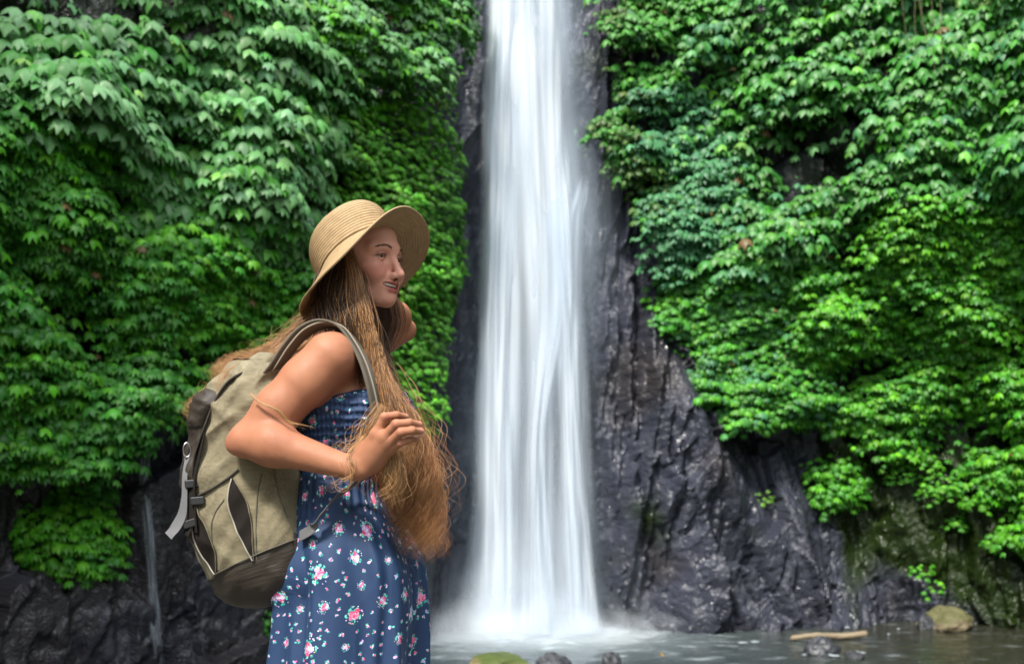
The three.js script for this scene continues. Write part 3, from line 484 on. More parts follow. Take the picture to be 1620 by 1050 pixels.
const lipUp = sym(union([[cap(L(0.0970, -0.0580, 0), L(0.0955, -0.0568, 0.0075), 0.0036, 0.0036), 0.004], [cap(L(0.0955, -0.0568, 0.0075), L(0.0850, -0.0560, 0.0225), 0.0036, 0.0028), 0.003], [cap(L(0.0850, -0.0560, 0.0225), L(0.0705, -0.0515, 0.0345), 0.0028, 0.0014), 0.003]]));
const lipLo = sym(union([[cap(L(0.0935, -0.0735, 0), L(0.0905, -0.0725, 0.012), 0.0058, 0.0052), 0.004], [cap(L(0.0905, -0.0725, 0.012), L(0.0820, -0.0640, 0.0250), 0.0052, 0.0036), 0.003], [cap(L(0.0820, -0.0640, 0.0250), L(0.0705, -0.0525, 0.0345), 0.0032, 0.0014), 0.003]]));
const cutA = sym(ell(L(0.092, -0.0610, 0), [0.018, 0.0068, 0.0300])), mouthCut = (x, y, z) => smax(cutA(x, y, z), y + 0.0605 - 0.00005 - Math.abs(z) * 0.13 - z * z * 1.2, 0.001);
function headLocal(x, y, z) {
  let d = headBase(x, y, z); if (d > 0.05) return d;
  d = smax(d, -socket(x, y, z), 0.010);
  d = smin(d, noseAdd(x, y, z), 0.010);
  d = smin(d, lipUp(x, y, z), 0.006); d = smin(d, lipLo(x, y, z), 0.006);
  d = smax(d, -mouthCut(x, y, z), 0.003);
  d = smin(d, lidUp(x, y, z), 0.0035); d = smin(d, lidLo(x, y, z), 0.004);
  d = smax(d, -nostril(x, y, z), 0.0025);
  return d;
}
const headF = hl(headLocal);

// ---- torso, arms, legs
const shN = pp(521, 566, 0.16), elN = pp(392, 696, 0.19), wrN = pp(556, 741, 0.235);
const shF = pp(574, 556, -0.18), elF = pp(635, 520, -0.31), wrF = hw(-0.03, -0.055, -0.125);
const neckTop = hw(-0.028, -0.05, 0), neckLow = pp(546, 545, 0);
const torso = union([
  [ell(spine(545, 640, 0.0, 0), [0.104, 0.16, 0.145], tf, UP, tsd), 0.05],
  [ell(spine(541, 590, 0.0, 0), [0.075, 0.075, 0.150], tf, UP, tsd), 0.05],
  [ell(spine(548, 655, 0.075, 0.068), [0.058, 0.060, 0.058], tf, UP, tsd), 0.04], [ell(spine(548, 655, 0.075, -0.068), [0.058, 0.060, 0.058], tf, UP, tsd), 0.04],
  [ell(spine(540, 760, 0.0, 0), [0.092, 0.15, 0.118], tf, UP, tsd), 0.06],
  [ell(spine(548, 880, -0.005, 0), [0.112, 0.13, 0.155], tf, UP, tsd), 0.06],
  [ell(spine(535, 905, -0.045, 0.07), [0.070, 0.08, 0.078], tf, UP, tsd), 0.05], [ell(spine(535, 905, -0.045, -0.07), [0.070, 0.08, 0.078], tf, UP, tsd), 0.05],
]);
const neck = union([[cap(neckTop, neckLow, 0.050, 0.056), 0.03], [cap(pp(535, 560, 0.12), pp(556, 560, -0.12), 0.042, 0.042), 0.05]]);
const up1 = shN.clone().lerp(elN, 0.30), up2 = shN.clone().lerp(elN, 0.62), fo1 = elN.clone().lerp(wrN, 0.25).add(V(0, 0.006, 0.006));
const armN = union([[cap(shN, up1, 0.054, 0.049), 0.03], [cap(up1, up2, 0.048, 0.0455), 0.03], [cap(up2, elN, 0.045, 0.037), 0.03], [ell(pp(374, 702, 0.185), [0.024, 0.024, 0.024]), 0.014], [cap(elN, fo1, 0.038, 0.043), 0.010], [cap(fo1, wrN, 0.0425, 0.0245), 0.03]]);
const armF = union([[cap(shF, elF.clone().add(V(0, -0.004, 0)), 0.042, 0.032), 0.03], [ell(elF.clone().add(V(0.012, -0.002, 0)), [0.026, 0.026, 0.026]), 0.015], [cap(elF.clone().add(V(-0.004, 0.014, 0)), elF.clone().lerp(wrF, 0.3).add(V(0, 0.012, 0)), 0.029, 0.034), 0.005], [cap(elF.clone().lerp(wrF, 0.3), wrF, 0.036, 0.026), 0.02]]);
const ground0 = 1.19, hipN = spine(545, 905, 0, 0.070), hipF = spine(545, 905, 0, -0.070);
const kneeN = V(hipN.x + 0.02, ground0 + 0.47, hipN.z), kneeF = V(hipF.x + 0.05, ground0 + 0.47, hipF.z), ankN = V(hipN.x - 0.01, ground0 + 0.075, hipN.z), ankF = V(hipF.x + 0.03, ground0 + 0.075, hipF.z);
const leg = (h, k, a) => [[cap(h, k, 0.070, 0.050), 0.03], [cap(k, k.clone().lerp(a, 0.3), 0.050, 0.054), 0.03], [cap(k.clone().lerp(a, 0.3), a, 0.053, 0.033), 0.03], [cap(a.clone().addScaledVector(tf, -0.03).add(V(0, -0.035, 0)), a.clone().addScaledVector(tf, 0.15).add(V(0, -0.055, 0)), 0.036, 0.02), 0.03]];
const legs = union([...leg(hipN, kneeN, ankN), ...leg(hipF, kneeF, ankF)]);

// ---- near hand: palm towards her chest, fingers curling over the hair
const Hn = (X, Y, zo) => pp(520 + X / 7, 630 + Y / 7, zo);              // from an enlarged view of the hand
const fingersN = [
  [Hn(520, 400, 0.262), Hn(615, 205, 0.272), Hn(745, 188, 0.262), Hn(850, 205, 0.240)],
  [Hn(610, 430, 0.270), Hn(745, 285, 0.286), Hn(885, 272, 0.278), Hn(1000, 290, 0.254)],
  [Hn(650, 500, 0.266), Hn(795, 375, 0.286), Hn(920, 355, 0.280), Hn(1018, 365, 0.258)],
  [Hn(670, 570, 0.254), Hn(790, 492, 0.272), Hn(890, 462, 0.266), Hn(978, 448, 0.246)],
];
const fr = [[0.0098, 0.0088, 0.0080, 0.0070], [0.0102, 0.0092, 0.0082, 0.0072], [0.0100, 0.0090, 0.0080, 0.0070], [0.0090, 0.0080, 0.0072, 0.0062]];
const palm = [];
const carp = wrN.clone().add(V(0.012, 0.004, 0.002));
fingersN.forEach((f, i) => palm.push([cap(carp.clone().lerp(Hn(400 - 20 * i, 640 + 60 * i, 0.236), 0.7), f[0], 0.0165, 0.0118), 0.016]));
palm.push([ell(Hn(470, 640, 0.236), [0.030, 0.034, 0.014], V(0.68, 0.73, 0), V(-0.73, 0.68, 0)), 0.02], [ell(Hn(385, 800, 0.243), [0.012, 0.012, 0.012]), 0.012]);
const thumb = [[cap(Hn(400, 560, 0.222), Hn(500, 470, 0.205), 0.014, 0.0115), 0.012], [cap(Hn(500, 470, 0.205), Hn(610, 400, 0.205), 0.011, 0.009), 0.006], [cap(Hn(610, 400, 0.205), Hn(690, 380, 0.215), 0.0088, 0.0076), 0.005]];
const palmF = union(palm), thumbF = union(thumb);
const fingF = fingersN.map((f, i) => union([0, 1, 2].map((k) => [cap(f[k], f[k + 1], fr[i][k], fr[i][k + 1]), 0.004])));
const handN = (x, y, z) => { let d = palmF(x, y, z), g = 1e9; for (const f of fingF) g = Math.min(g, f(x, y, z)); d = smin(d, g, 0.010); return smin(d, thumbF(x, y, z), 0.01); };
// ---- far hand, behind the neck
const fd = (a, b, c) => wrF.clone().addScaledVector(hf, a).add(V(0, b, 0)).addScaledVector(hs, c);
const handFList = [[cap(wrF, fd(-0.05, 0.015, 0.03), 0.024, 0.022), 0.02], [cap(wrF, fd(-0.055, -0.02, 0.03), 0.022, 0.018), 0.02]];
for (let i = 0; i < 4; i++) { const b = 0.03 - 0.018 * i, l = [0.06, 0.07, 0.065, 0.05][i]; handFList.push([cap(fd(-0.055, b, 0.035), fd(-0.07, b + 0.002, 0.035 + l * 0.6), 0.0085, 0.008), 0.006], [cap(fd(-0.07, b + 0.002, 0.035 + l * 0.6), fd(-0.065, b, 0.035 + l), 0.008, 0.007), 0.004]); }
handFList.push([cap(fd(-0.01, 0.02, 0.01), fd(-0.03, 0.06, 0.03), 0.012, 0.009), 0.01]);
const handFar = union(handFList);

// far from a limb its distance is only bounded, which is enough for the joins
const bound = (f, c, R) => (x, y, z) => { const d = Math.hypot(x - c.x, y - c.y, z - c.z) - R; return d > 0.06 ? d : f(x, y, z); };
const mid = (a, b) => a.clone().lerp(b, 0.5);
const legsB = bound(legs, V(hipN.x, ground0 + 0.5, (hipN.z + hipF.z) / 2), 0.78), headB = bound(headF, headC, 0.16), handNB = bound(handN, Hn(560, 500, 0.25), 0.12), handFarB = bound(handFar, wrF, 0.17), armNB = bound(armN, mid(shN, wrN).lerp(elN, 0.4), 0.27), armFB = bound(armF, mid(shF, elF), 0.26);
const bodyF = (x, y, z) => {
  let d = smin(torso(x, y, z), neck(x, y, z), 0.04);
  d = smin(d, armFB(x, y, z), 0.035); d = smin(d, handFarB(x, y, z), 0.015);
  const a = armNB(x, y, z), k = 0.03 * clamp((y - shN.y + 0.17) / 0.12, 0.15, 1); d = smin(d, a, k);
  d = smin(d, handNB(x, y, z), 0.018);
  d = smin(d, headB(x, y, z), 0.02);
  return smin(d, legsB(x, y, z), 0.04);
};
// skin colour: freckled tan, redder cheeks, nose, elbows, knuckles; lips
const elbowC = pp(372, 705, 0.2), tips = fingersN.map((f) => f[3]);
function skinColor(x, y, z) {
  let c = [0.375, 0.160, 0.090]; const mixc = (t, k) => { c = c.map((a, i) => lerp(a, t[i], clamp(k, 0, 1))); };
  const n = fbm(x * 40, y * 40, z * 40, 2), n2 = fbm(x * 9, y * 9, z * 9, 2); c = c.map((a, i) => a * (1 + 0.16 * n + 0.16 * n2 * (i ? 1.4 : 0.6)));
  const el = Math.hypot(x - elbowC.x, y - elbowC.y, z - elbowC.z); mixc([0.50, 0.20, 0.13], 0.55 * Math.exp(-((el / 0.035) ** 2)));
  for (const t of tips) mixc([0.62, 0.33, 0.25], 0.7 * Math.exp(-((Math.hypot(x - t.x, y - t.y, z - t.z) / 0.010) ** 2)));
  for (const f of fingersN) mixc([0.54, 0.22, 0.15], 0.35 * Math.exp(-((Math.hypot(x - f[1].x, y - f[1].y, z - f[1].z) / 0.011) ** 2)));
  const dx = x - headC.x, dz = z - headC.z, a = dx * hf.x + dz * hf.z, b = y - headC.y, s = Math.abs(dx * hs.x + dz * hs.z);
  if (Math.hypot(a, b, s) < 0.16) {
    mixc([0.70, 0.345, 0.250], 0.9);
    mixc([0.52, 0.155, 0.125], 0.75 * Math.exp(-(((a - 0.07) / 0.035) ** 2) - ((b + 0.032) / 0.020) ** 2 - ((s - 0.043) / 0.022) ** 2));
    mixc([0.52, 0.20, 0.14], 0.4 * Math.exp(-(((a - 0.112) / 0.012) ** 2) - ((b + 0.04) / 0.012) ** 2 - (s / 0.014) ** 2));
    const lip = Math.min(lipUp(a, b, s), lipLo(a, b, s)); mixc([0.40, 0.105, 0.095], 0.95 * (1 - smoothstep(lip, 0.0008, 0.0030)));
    if (mouthCut(a, b, s) < 0.0004 && a < 0.080) mixc([0.12, 0.03, 0.025], 0.95);
    if (nostril(a, b, s) < 0.0006) mixc([0.10, 0.03, 0.02], 0.9);
    const lid = lidUp(a, b, s); mixc([0.25, 0.12, 0.085], 0.45 * (1 - smoothstep(lid, 0.0, 0.003)));
    mixc([0.62, 0.36, 0.26], 0.25 * Math.exp(-(((a - 0.08) / 0.02) ** 2) - ((b - 0.055) / 0.025) ** 2));
  }
  return c;
}
const person = thing('person', 'person in a straw hat and navy floral dress carrying a backpack, hand on long hair', 'person');
const skinMat = new THREE.MeshPhysicalMaterial({ vertexColors: true, roughness: 1, roughnessMap: noiseTex(256, 256, (u, v) => 0.5 + 0.16 * tile(u, v, 9, 9, 4) + 0.14 * tile(u, v, 44, 44, 9)), bumpMap: noiseTex(512, 512, (u, v) => 0.5 + 0.35 * tile(u, v, 6, 6, 2) + 0.25 * tile(u, v, 40, 40, 3) + 0.3 * tile(u, v, 110, 110, 6)), bumpScale: 0.0007, specularIntensity: 0.5 });
{
  const color = skinColor, hLo = V(headC.x - 0.14, headC.y - 0.132, headC.z - 0.14), hHi = V(headC.x + 0.16, headC.y + 0.13, headC.z + 0.16), inHead = (x, y, z) => y > headC.y - 0.124 && x > headC.x - 0.12 && Math.abs(z - headC.z) < 0.14 && headB(x, y, z) < 0.02 && armFB(x, y, z) > 0.01 && handFarB(x, y, z) > 0.01;
  const wv = carp.clone().sub(elN).normalize(), wc = wrN.clone().addScaledVector(wv, -0.015), past = (x, y, z) => (x - wc.x) * wv.x + (y - wc.y) * wv.y + (z - wc.z) * wv.z, hn = (x, y, z) => past(x, y, z) > 0 && Math.hypot(x - wc.x, y - wc.y, z - wc.z) < 0.3 && handN(x, y, z) < 0.032;
  const lowY = pp(0, 735).y, parts = [];
  parts.push(isoMesh(bodyF, hLo, hHi, 0.0021, { color, keep: (x, y, z) => inHead(x, y, z) }));
  parts.push(isoMesh(bodyF, V(pp(590, 0, 0.2).x - 0.09, pp(0, 775, 0.25).y, wrN.z - 0.07), V(pp(680, 0, 0.2).x + 0.02, pp(0, 640, 0.25).y, wrN.z + 0.07), 0.002, { color, keep: hn }));
  parts.push(isoMesh(bodyF, V(pp(335, 0, 0.2).x, lowY - 0.06, elF.z - 0.08), V(elF.x + 0.06, headC.y + 0.08, elN.z + 0.08), 0.0058, { color, keep: (x, y, z) => y > lowY - 0.045 && !(inHead(x, y, z) && y > headC.y - 0.110) && !(hn(x, y, z) && past(x, y, z) > 0.015) }));
  parts.push(isoMesh(bodyF, V(hipN.x - 0.2, ground0 - 0.02, hipF.z - 0.2), V(hipN.x + 0.26, lowY - 0.03, hipN.z + 0.2), 0.014, { color, keep: (x, y, z) => y < lowY - 0.036 && armN(x, y, z) > 0.02 && handN(x, y, z) > 0.02 }));
  mesh('body', mergeGeometries(parts), skinMat, person);
}
// eyes
for (const s of [1, -1]) {
  const c = hw(0.0725, 0, 0.0325 * s), look = hf.clone().multiplyScalar(0.94).addScaledVector(hs, -0.30).add(V(0, 0.08, 0)).normalize();
  const g = new THREE.SphereGeometry(0.0122, 40, 30), col = [], p = g.attributes.position;
  for (let i = 0; i < p.count; i++) { const d = V(p.getX(i), p.getY(i), p.getZ(i)).normalize().dot(look), a = Math.acos(clamp(d, -1, 1)); col.push(...(a < 0.19 ? [0.004, 0.004, 0.004] : a < 0.46 ? [0.035, 0.024, 0.012] : a < 0.52 ? [0.02, 0.015, 0.01] : [0.36, 0.31, 0.28])); }
  g.setAttribute('color', new THREE.Float32BufferAttribute(col, 3)); g.translate(c.x, c.y, c.z);
  mesh('eye', g, new THREE.MeshPhysicalMaterial({ vertexColors: true, roughness: 0.12, clearcoat: 0.6 }), person);
}
{ // teeth: an arc of the upper row, grooved between tooth and tooth
  const g = gridGeo(90, 10, (u, v) => { const a = lerp(-1.42, 1.42, u), k = u * 9, gr = Math.abs(k - Math.round(k)) < 0.5 ? bump(k - Math.floor(k), 0, 0.09) + bump(k - Math.floor(k), 1, 0.09) : 0, low = 0.0078 - 0.0012 * Math.abs(a) - 0.0009 * gr, R = 1 - 0.03 * gr - 0.05 * v * v, p = hw((0.0680 + 0.0268 * Math.cos(a)) * 1, -0.0570 - low * v + 0.004 * (1 - Math.cos(a)), 0.0282 * Math.sin(a) * R); return p.addScaledVector(hf, -0.0008 * gr - 0.0016 * v * v); });
  mesh('teeth', g, std([0.74, 0.68, 0.59], 0.25, { side: THREE.DoubleSide }), person);
}
// ---- hair: locks of fine strands round guide lines
function lock(pts, n, o) { // pts: [px, py, zo, radius in metres]
  const r = rng(o.seed), c = new THREE.CatmullRomCurve3(pts.map(([x, y, z]) => pp(x, y, z)), false, 'centripetal'), rad = table(pts.map((p, i) => [i / (pts.length - 1), p[3]])), seg = o.seg ?? 44, N = c.getSpacedPoints(seg), K = c.getLength();
  const tan = N.map((_, i) => V().subVectors(N[Math.min(seg, i + 1)], N[Math.max(0, i - 1)]).normalize()), e1 = tan.map((t) => V().crossVectors(t, V(0, 0, 1)).normalize()), e2 = tan.map((t, i) => V().crossVectors(e1[i], t));
  const uOf = []; for (let i = 0; i <= seg; i++) uOf.push(c.getUtoTmapping(i / seg));
  const pos = [], nor = [], col = [], idx = [], a = V(), b = V(), q = V();
  const clumps = []; for (let i = 0; i < (o.clumps ?? 26); i++) { const rr = Math.sqrt(r()), th = r() * 6.283; clumps.push([rr * Math.cos(th), rr * Math.sin(th) * (o.flat ?? 1), r() * (o.coh ?? 6.283), 0.7 + 0.6 * r(), r(), r(), 1 - (o.ragged ?? 0.1) * r()]); }
  for (let k = 0; k < n; k++) {
    const cl = clumps[Math.floor(r() * clumps.length)], rr = Math.sqrt(r()), th = r() * 6.283, ox = rr * Math.cos(th), oy = rr * Math.sin(th) * (o.flat ?? 1), stray = r() < (o.stray ?? 0.08) ? 1.6 + r() : 1, ph = r() * 6.283, f = (o.freq ?? 9) * (0.8 + 0.4 * r()), end = Math.max(4, Math.round(seg * cl[6] * (1 - (o.fray ?? 0.3) * r() * r()))), w0 = (o.width ?? 0.0009) * (0.7 + 0.6 * r());
    const tone = clamp(0.5 + 0.95 * (cl[4] - 0.5) + 0.35 * (r() - 0.5), 0, 1), base = pos.length / 3, s0 = Math.floor((o.start ?? 0) * r() * seg);
    const P = []; const fr1 = (o.frizz ?? 0.22) * (stray > 1 ? 2.5 : 1);
    for (let i = s0; i <= end; i++) {
      const t = i / seg, R = Math.abs(rad(uOf[i])[0]) * stray, pull = smoothstep(t, 0.15, 0.9) * (o.clumping ?? 0.8), am = (o.amp ?? 0.006) * (smoothstep(t, 0.02, 0.7) + 1.0 * smoothstep(t, 0.55, 1));
      const x = lerp(ox, cl[0], pull) * R + am * cl[3] * Math.sin(f * 0.6 * t * K * 3 + cl[2]) + am * fr1 * Math.sin(f * 0.7 * t * K * 3 + ph), y = lerp(oy, cl[1], pull) * R + am * cl[3] * Math.cos(f * 0.6 * t * K * 3 + cl[2] * 2) + am * fr1 * Math.cos(f * 0.75 * t * K * 3 + ph);
      P.push(N[i].clone().addScaledVector(e1[i], x).addScaledVector(e2[i], y));
    }
    for (let i = 0; i < P.length; i++) {
      const t = (i + s0) / seg; a.subVectors(P[Math.min(P.length - 1, i + 1)], P[Math.max(0, i - 1)]).normalize(); b.crossVectors(a, V(0.3, 0.2, 1)).normalize(); q.crossVectors(a, b); if (q.z < 0) { q.negate(); }
      const w = w0 * Math.min(1, (P.length - 1 - i) / (P.length * 0.35) + 0.12), hue = o.colors(t, tone, cl[5]);
      // a flat hair: two edges, their normals bent apart so that it shades as if round
      for (const m of [-1, 1]) { pos.push(P[i].x + b.x * w * m, P[i].y + b.y * w * m, P[i].z + b.z * w * m); nor.push(q.x * 0.75 + b.x * 0.66 * m, q.y * 0.75 + b.y * 0.66 * m, q.z * 0.75 + b.z * 0.66 * m); col.push(...hue); }
      if (i < P.length - 1) { const A = base + i * 2; idx.push(A, A + 1, A + 2, A + 1, A + 3, A + 2); }
    }
  }
  const g = new THREE.BufferGeometry(); g.setAttribute('position', new THREE.Float32BufferAttribute(pos, 3)); g.setAttribute('normal', new THREE.Float32BufferAttribute(nor, 3)); g.setAttribute('color', new THREE.Float32BufferAttribute(col, 3)); g.setIndex(idx); return g;
}
const mix3 = (a, b, t) => a.map((x, i) => lerp(x, b[i], t));
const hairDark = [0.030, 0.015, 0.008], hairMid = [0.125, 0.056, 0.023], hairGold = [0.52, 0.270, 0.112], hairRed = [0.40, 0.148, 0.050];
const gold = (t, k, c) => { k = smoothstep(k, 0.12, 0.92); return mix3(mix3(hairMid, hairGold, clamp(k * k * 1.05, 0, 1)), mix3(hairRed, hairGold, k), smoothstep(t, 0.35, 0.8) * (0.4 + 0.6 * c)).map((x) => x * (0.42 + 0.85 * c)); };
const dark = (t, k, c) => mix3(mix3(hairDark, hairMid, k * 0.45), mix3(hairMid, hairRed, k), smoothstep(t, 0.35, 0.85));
const wisp = (t, k) => mix3([0.22, 0.115, 0.048], [0.50, 0.28, 0.125], k);
{
  const hair = [];
  // front lock past the cheek, over the chest, ending in frizzy curls
  hair.push(lock([[548, 385, 0.062, 0.010], [558, 430, 0.092, 0.015], [569, 478, 0.108, 0.017], [582, 525, 0.115, 0.016], [597, 585, 0.125, 0.019], [619, 650, 0.135, 0.034], [643, 715, 0.14, 0.052], [656, 775, 0.14, 0.060], [663, 842, 0.13, 0.052], [671, 893, 0.12, 0.044]], 9000, { seed: 1, colors: gold, amp: 0.0115, freq: 30, coh: 1.1, clumps: 150, fray: 0.3, flat: 0.6, stray: 0.004, clumping: 0.72, frizz: 0.1, ragged: 0.42, seg: 48, width: 0.00034 }));
  hair.push(lock([[588, 540, 0.12, 0.010], [612, 620, 0.14, 0.022], [646, 700, 0.15, 0.045], [662, 775, 0.15, 0.055], [669, 838, 0.14, 0.048], [676, 893, 0.12, 0.042]], 3200, { seed: 2, colors: gold, amp: 0.013, freq: 36, coh: 1.4, seg: 46, clumps: 90, fray: 0.4, flat: 0.6, stray: 0, frizz: 0.18, clumping: 0.8, ragged: 0.5, width: 0.0003 }));
  // darker hair behind the ear, down the neck
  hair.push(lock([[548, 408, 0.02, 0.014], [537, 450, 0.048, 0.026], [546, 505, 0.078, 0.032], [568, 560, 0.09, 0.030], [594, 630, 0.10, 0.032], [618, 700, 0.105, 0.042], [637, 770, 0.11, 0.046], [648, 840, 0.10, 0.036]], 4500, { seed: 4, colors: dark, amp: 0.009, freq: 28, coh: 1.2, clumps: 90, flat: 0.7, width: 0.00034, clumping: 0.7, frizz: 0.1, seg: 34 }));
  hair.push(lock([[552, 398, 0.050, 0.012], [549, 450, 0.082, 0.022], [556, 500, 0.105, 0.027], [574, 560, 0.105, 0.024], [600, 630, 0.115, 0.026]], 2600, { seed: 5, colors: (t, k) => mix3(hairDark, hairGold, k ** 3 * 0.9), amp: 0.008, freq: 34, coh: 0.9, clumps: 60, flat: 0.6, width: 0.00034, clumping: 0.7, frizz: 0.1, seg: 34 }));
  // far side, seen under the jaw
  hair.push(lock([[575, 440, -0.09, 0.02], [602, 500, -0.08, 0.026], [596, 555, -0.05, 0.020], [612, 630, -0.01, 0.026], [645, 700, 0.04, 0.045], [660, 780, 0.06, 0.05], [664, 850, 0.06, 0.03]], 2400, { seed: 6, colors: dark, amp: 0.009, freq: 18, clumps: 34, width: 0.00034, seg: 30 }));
  // blown back over the pack
  hair.push(lock([[548, 430, 0.0, 0.015], [522, 478, 0.01, 0.024], [492, 512, 0.0, 0.026], [462, 540, -0.01, 0.026], [420, 566, 0.0, 0.019], [375, 580, 0.03, 0.014], [350, 590, 0.04, 0.010], [342, 606, 0.05, 0.006]], 2200, { seed: 7, colors: (t, k, c) => mix3(dark(t, k, c), wisp(t, k), 0.2 + 0.65 * t), amp: 0.012, freq: 40, clumps: 40, fray: 0.45, stray: 0.03, width: 0.00034, seg: 34 }));
  hair.push(lock([[540, 440, -0.03, 0.015], [512, 492, -0.04, 0.026], [468, 545, -0.05, 0.024], [412, 585, -0.04, 0.022], [352, 618, -0.04, 0.014], [312, 648, -0.045, 0.011], [292, 666, -0.05, 0.008]], 1300, { seed: 8, colors: (t, k, c) => mix3(dark(t, k, c), wisp(t, k), 0.6 * t + 0.2), amp: 0.012, freq: 42, clumps: 30, fray: 0.35, stray: 0.04, width: 0.00034, seg: 34 }));
  hair.push(lock([[478, 535, 0.03, 0.016], [425, 575, 0.06, 0.012], [384, 586, 0.09, 0.010], [360, 600, 0.112, 0.009], [352, 618, 0.125, 0.008], [366, 632, 0.13, 0.006]], 400, { seed: 9, colors: wisp, amp: 0.007, freq: 32, clumps: 9, stray: 0.2, width: 0.0003 }));
  // the lock that crosses the arm, and wisps round the wrist
  hair.push(lock([[396, 622, 0.235, 0.002], [412, 637, 0.243, 0.003], [440, 650, 0.247, 0.003], [456, 668, 0.238, 0.003], [478, 674, 0.225, 0.003], [502, 680, 0.20, 0.004]], 22, { seed: 10, colors: (t, k) => mix3([0.30, 0.15, 0.06], [0.5, 0.28, 0.12], k), amp: 0.002, clumps: 10, width: 0.0003, clumping: 0.3 }));
  hair.push(lock([[575, 690, 0.215, 0.006], [552, 722, 0.262, 0.009], [556, 745, 0.268, 0.010], [545, 764, 0.258, 0.009], [520, 760, 0.25, 0.008], [506, 774, 0.24, 0.008]], 26, { seed: 11, colors: wisp, amp: 0.008, freq: 40, clumps: 14, fray: 0.7, stray: 0.3, width: 0.0003, clumping: 0.2 }));
  hair.push(lock([[604, 640, 0.19, 0.01], [572, 692, 0.2, 0.02], [542, 714, 0.21, 0.018], [512, 706, 0.21, 0.014]], 60, { seed: 12, colors: wisp, amp: 0.010, freq: 40, clumps: 14, fray: 0.7, stray: 0.3, width: 0.0003, clumping: 0.3 }));
  hair.push(lock([[612, 690, 0.22, 0.008], [620, 728, 0.225, 0.018], [624, 770, 0.21, 0.024], [616, 800, 0.19, 0.018]], 420, { seed: 13, colors: wisp, amp: 0.010, freq: 36, clumps: 30, fray: 0.5, width: 0.0003 }));
  // flyaways
  hair.push(lock([[600, 560, 0.12, 0.03], [640, 640, 0.14, 0.055], [665, 710, 0.14, 0.085], [672, 780, 0.14, 0.092], [668, 850, 0.13, 0.07]], 26, { seed: 14, colors: wisp, amp: 0.014, freq: 34, clumps: 60, clumping: 0.3, fray: 0.6, width: 0.00025, start: 0.7, stray: 0 }));
  hair.push(lock([[510, 495, 0.03, 0.03], [470, 530, 0.03, 0.05], [430, 565, 0.03, 0.045], [385, 590, 0.04, 0.04]], 50, { seed: 15, colors: wisp, amp: 0.014, freq: 30, clumps: 60, clumping: 0.1, fray: 0.6, width: 0.00025, start: 0.5, stray: 0 }));
  const hairMat = new THREE.MeshPhysicalMaterial({ vertexColors: true, roughness: 0.42, specularIntensity: 0.6, side: THREE.DoubleSide });
  mesh('hair', mergeGeometries(hair), hairMat, person);
  // the dark mass under the strands
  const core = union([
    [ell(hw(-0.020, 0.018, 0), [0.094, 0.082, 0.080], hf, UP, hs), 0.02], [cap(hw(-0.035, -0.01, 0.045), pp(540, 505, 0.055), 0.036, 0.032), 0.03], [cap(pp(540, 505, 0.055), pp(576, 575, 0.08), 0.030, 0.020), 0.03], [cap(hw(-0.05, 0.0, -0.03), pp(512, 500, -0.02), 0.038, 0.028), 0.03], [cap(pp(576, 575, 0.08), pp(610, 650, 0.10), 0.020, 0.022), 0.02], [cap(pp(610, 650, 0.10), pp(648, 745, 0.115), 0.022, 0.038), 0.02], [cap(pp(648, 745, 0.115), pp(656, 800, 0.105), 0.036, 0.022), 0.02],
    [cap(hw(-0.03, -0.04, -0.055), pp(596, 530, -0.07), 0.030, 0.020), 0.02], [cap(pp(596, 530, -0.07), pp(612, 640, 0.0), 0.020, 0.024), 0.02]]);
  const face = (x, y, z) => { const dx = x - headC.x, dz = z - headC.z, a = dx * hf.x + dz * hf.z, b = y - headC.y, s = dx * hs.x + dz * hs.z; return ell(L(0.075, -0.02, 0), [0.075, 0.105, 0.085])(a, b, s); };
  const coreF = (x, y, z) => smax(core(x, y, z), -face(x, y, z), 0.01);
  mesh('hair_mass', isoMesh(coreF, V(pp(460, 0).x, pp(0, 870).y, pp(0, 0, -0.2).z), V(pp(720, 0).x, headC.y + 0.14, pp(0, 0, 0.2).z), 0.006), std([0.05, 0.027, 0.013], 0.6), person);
  // brows and lashes
  const r = rng(33);
  const browMat = std([0.12, 0.062, 0.034], 0.6);
  for (const s of [1, -1]) {
    const brow = [], lashes = [];
    for (let i = 0; i < 90; i++) { const t = r(), z = lerp(0.013, 0.048, t), y = 0.0175 + 0.0070 * Math.sin(Math.PI * Math.min(1, t * 1.25) * 0.62) - 0.006 * t * t + (r() - 0.5) * lerp(0.0050, 0.0018, t), x0 = 0.09; let x = x0 + 0.03; for (let k = 0; k < 40 && headLocal(x, y, z) > 0.0003; k++) x -= Math.max(0.0005, headLocal(x, y, z)); const a = hw(x - 0.0004, y, z * s), b = hw(x - 0.0005, y + lerp(0.004, 0.0008, t), (z + 0.0045) * s); const bx = b.clone().sub(a); brow.push(tubeGeo([a, a.clone().addScaledVector(bx, 0.5).addScaledVector(hf, 0.0009), b], 0.00042, 0.0002, 2, 3)); }
    const lash = [L(0.0835, -0.0002, 0.0205), L(0.0888, 0.0036, 0.0275), L(0.0870, 0.0030, 0.0375), L(0.0748, -0.0022, 0.0475)].map((p) => hw(p.x, p.y, p.z * s)); lashes.push(tubeGeo(lash, 0.0013, 0.0009, 16, 5));
    for (let i = 0; i < 24; i++) { const t = i / 23, p = new THREE.CatmullRomCurve3(lash).getPoint(t), d = hf.clone().multiplyScalar(0.005).add(V(0, 0.0012, 0)).addScaledVector(hs, (t - 0.4) * 0.008 * s); lashes.push(tubeGeo([p, p.clone().addScaledVector(d, 0.6), p.clone().add(d).add(V(0, 0.0015, 0))], 0.0005, 0.0002, 2, 3)); }
    mesh('eyebrow', mergeGeometries(brow), browMat, person); mesh('eyelashes', mergeGeometries(lashes), browMat, person);
  }
}

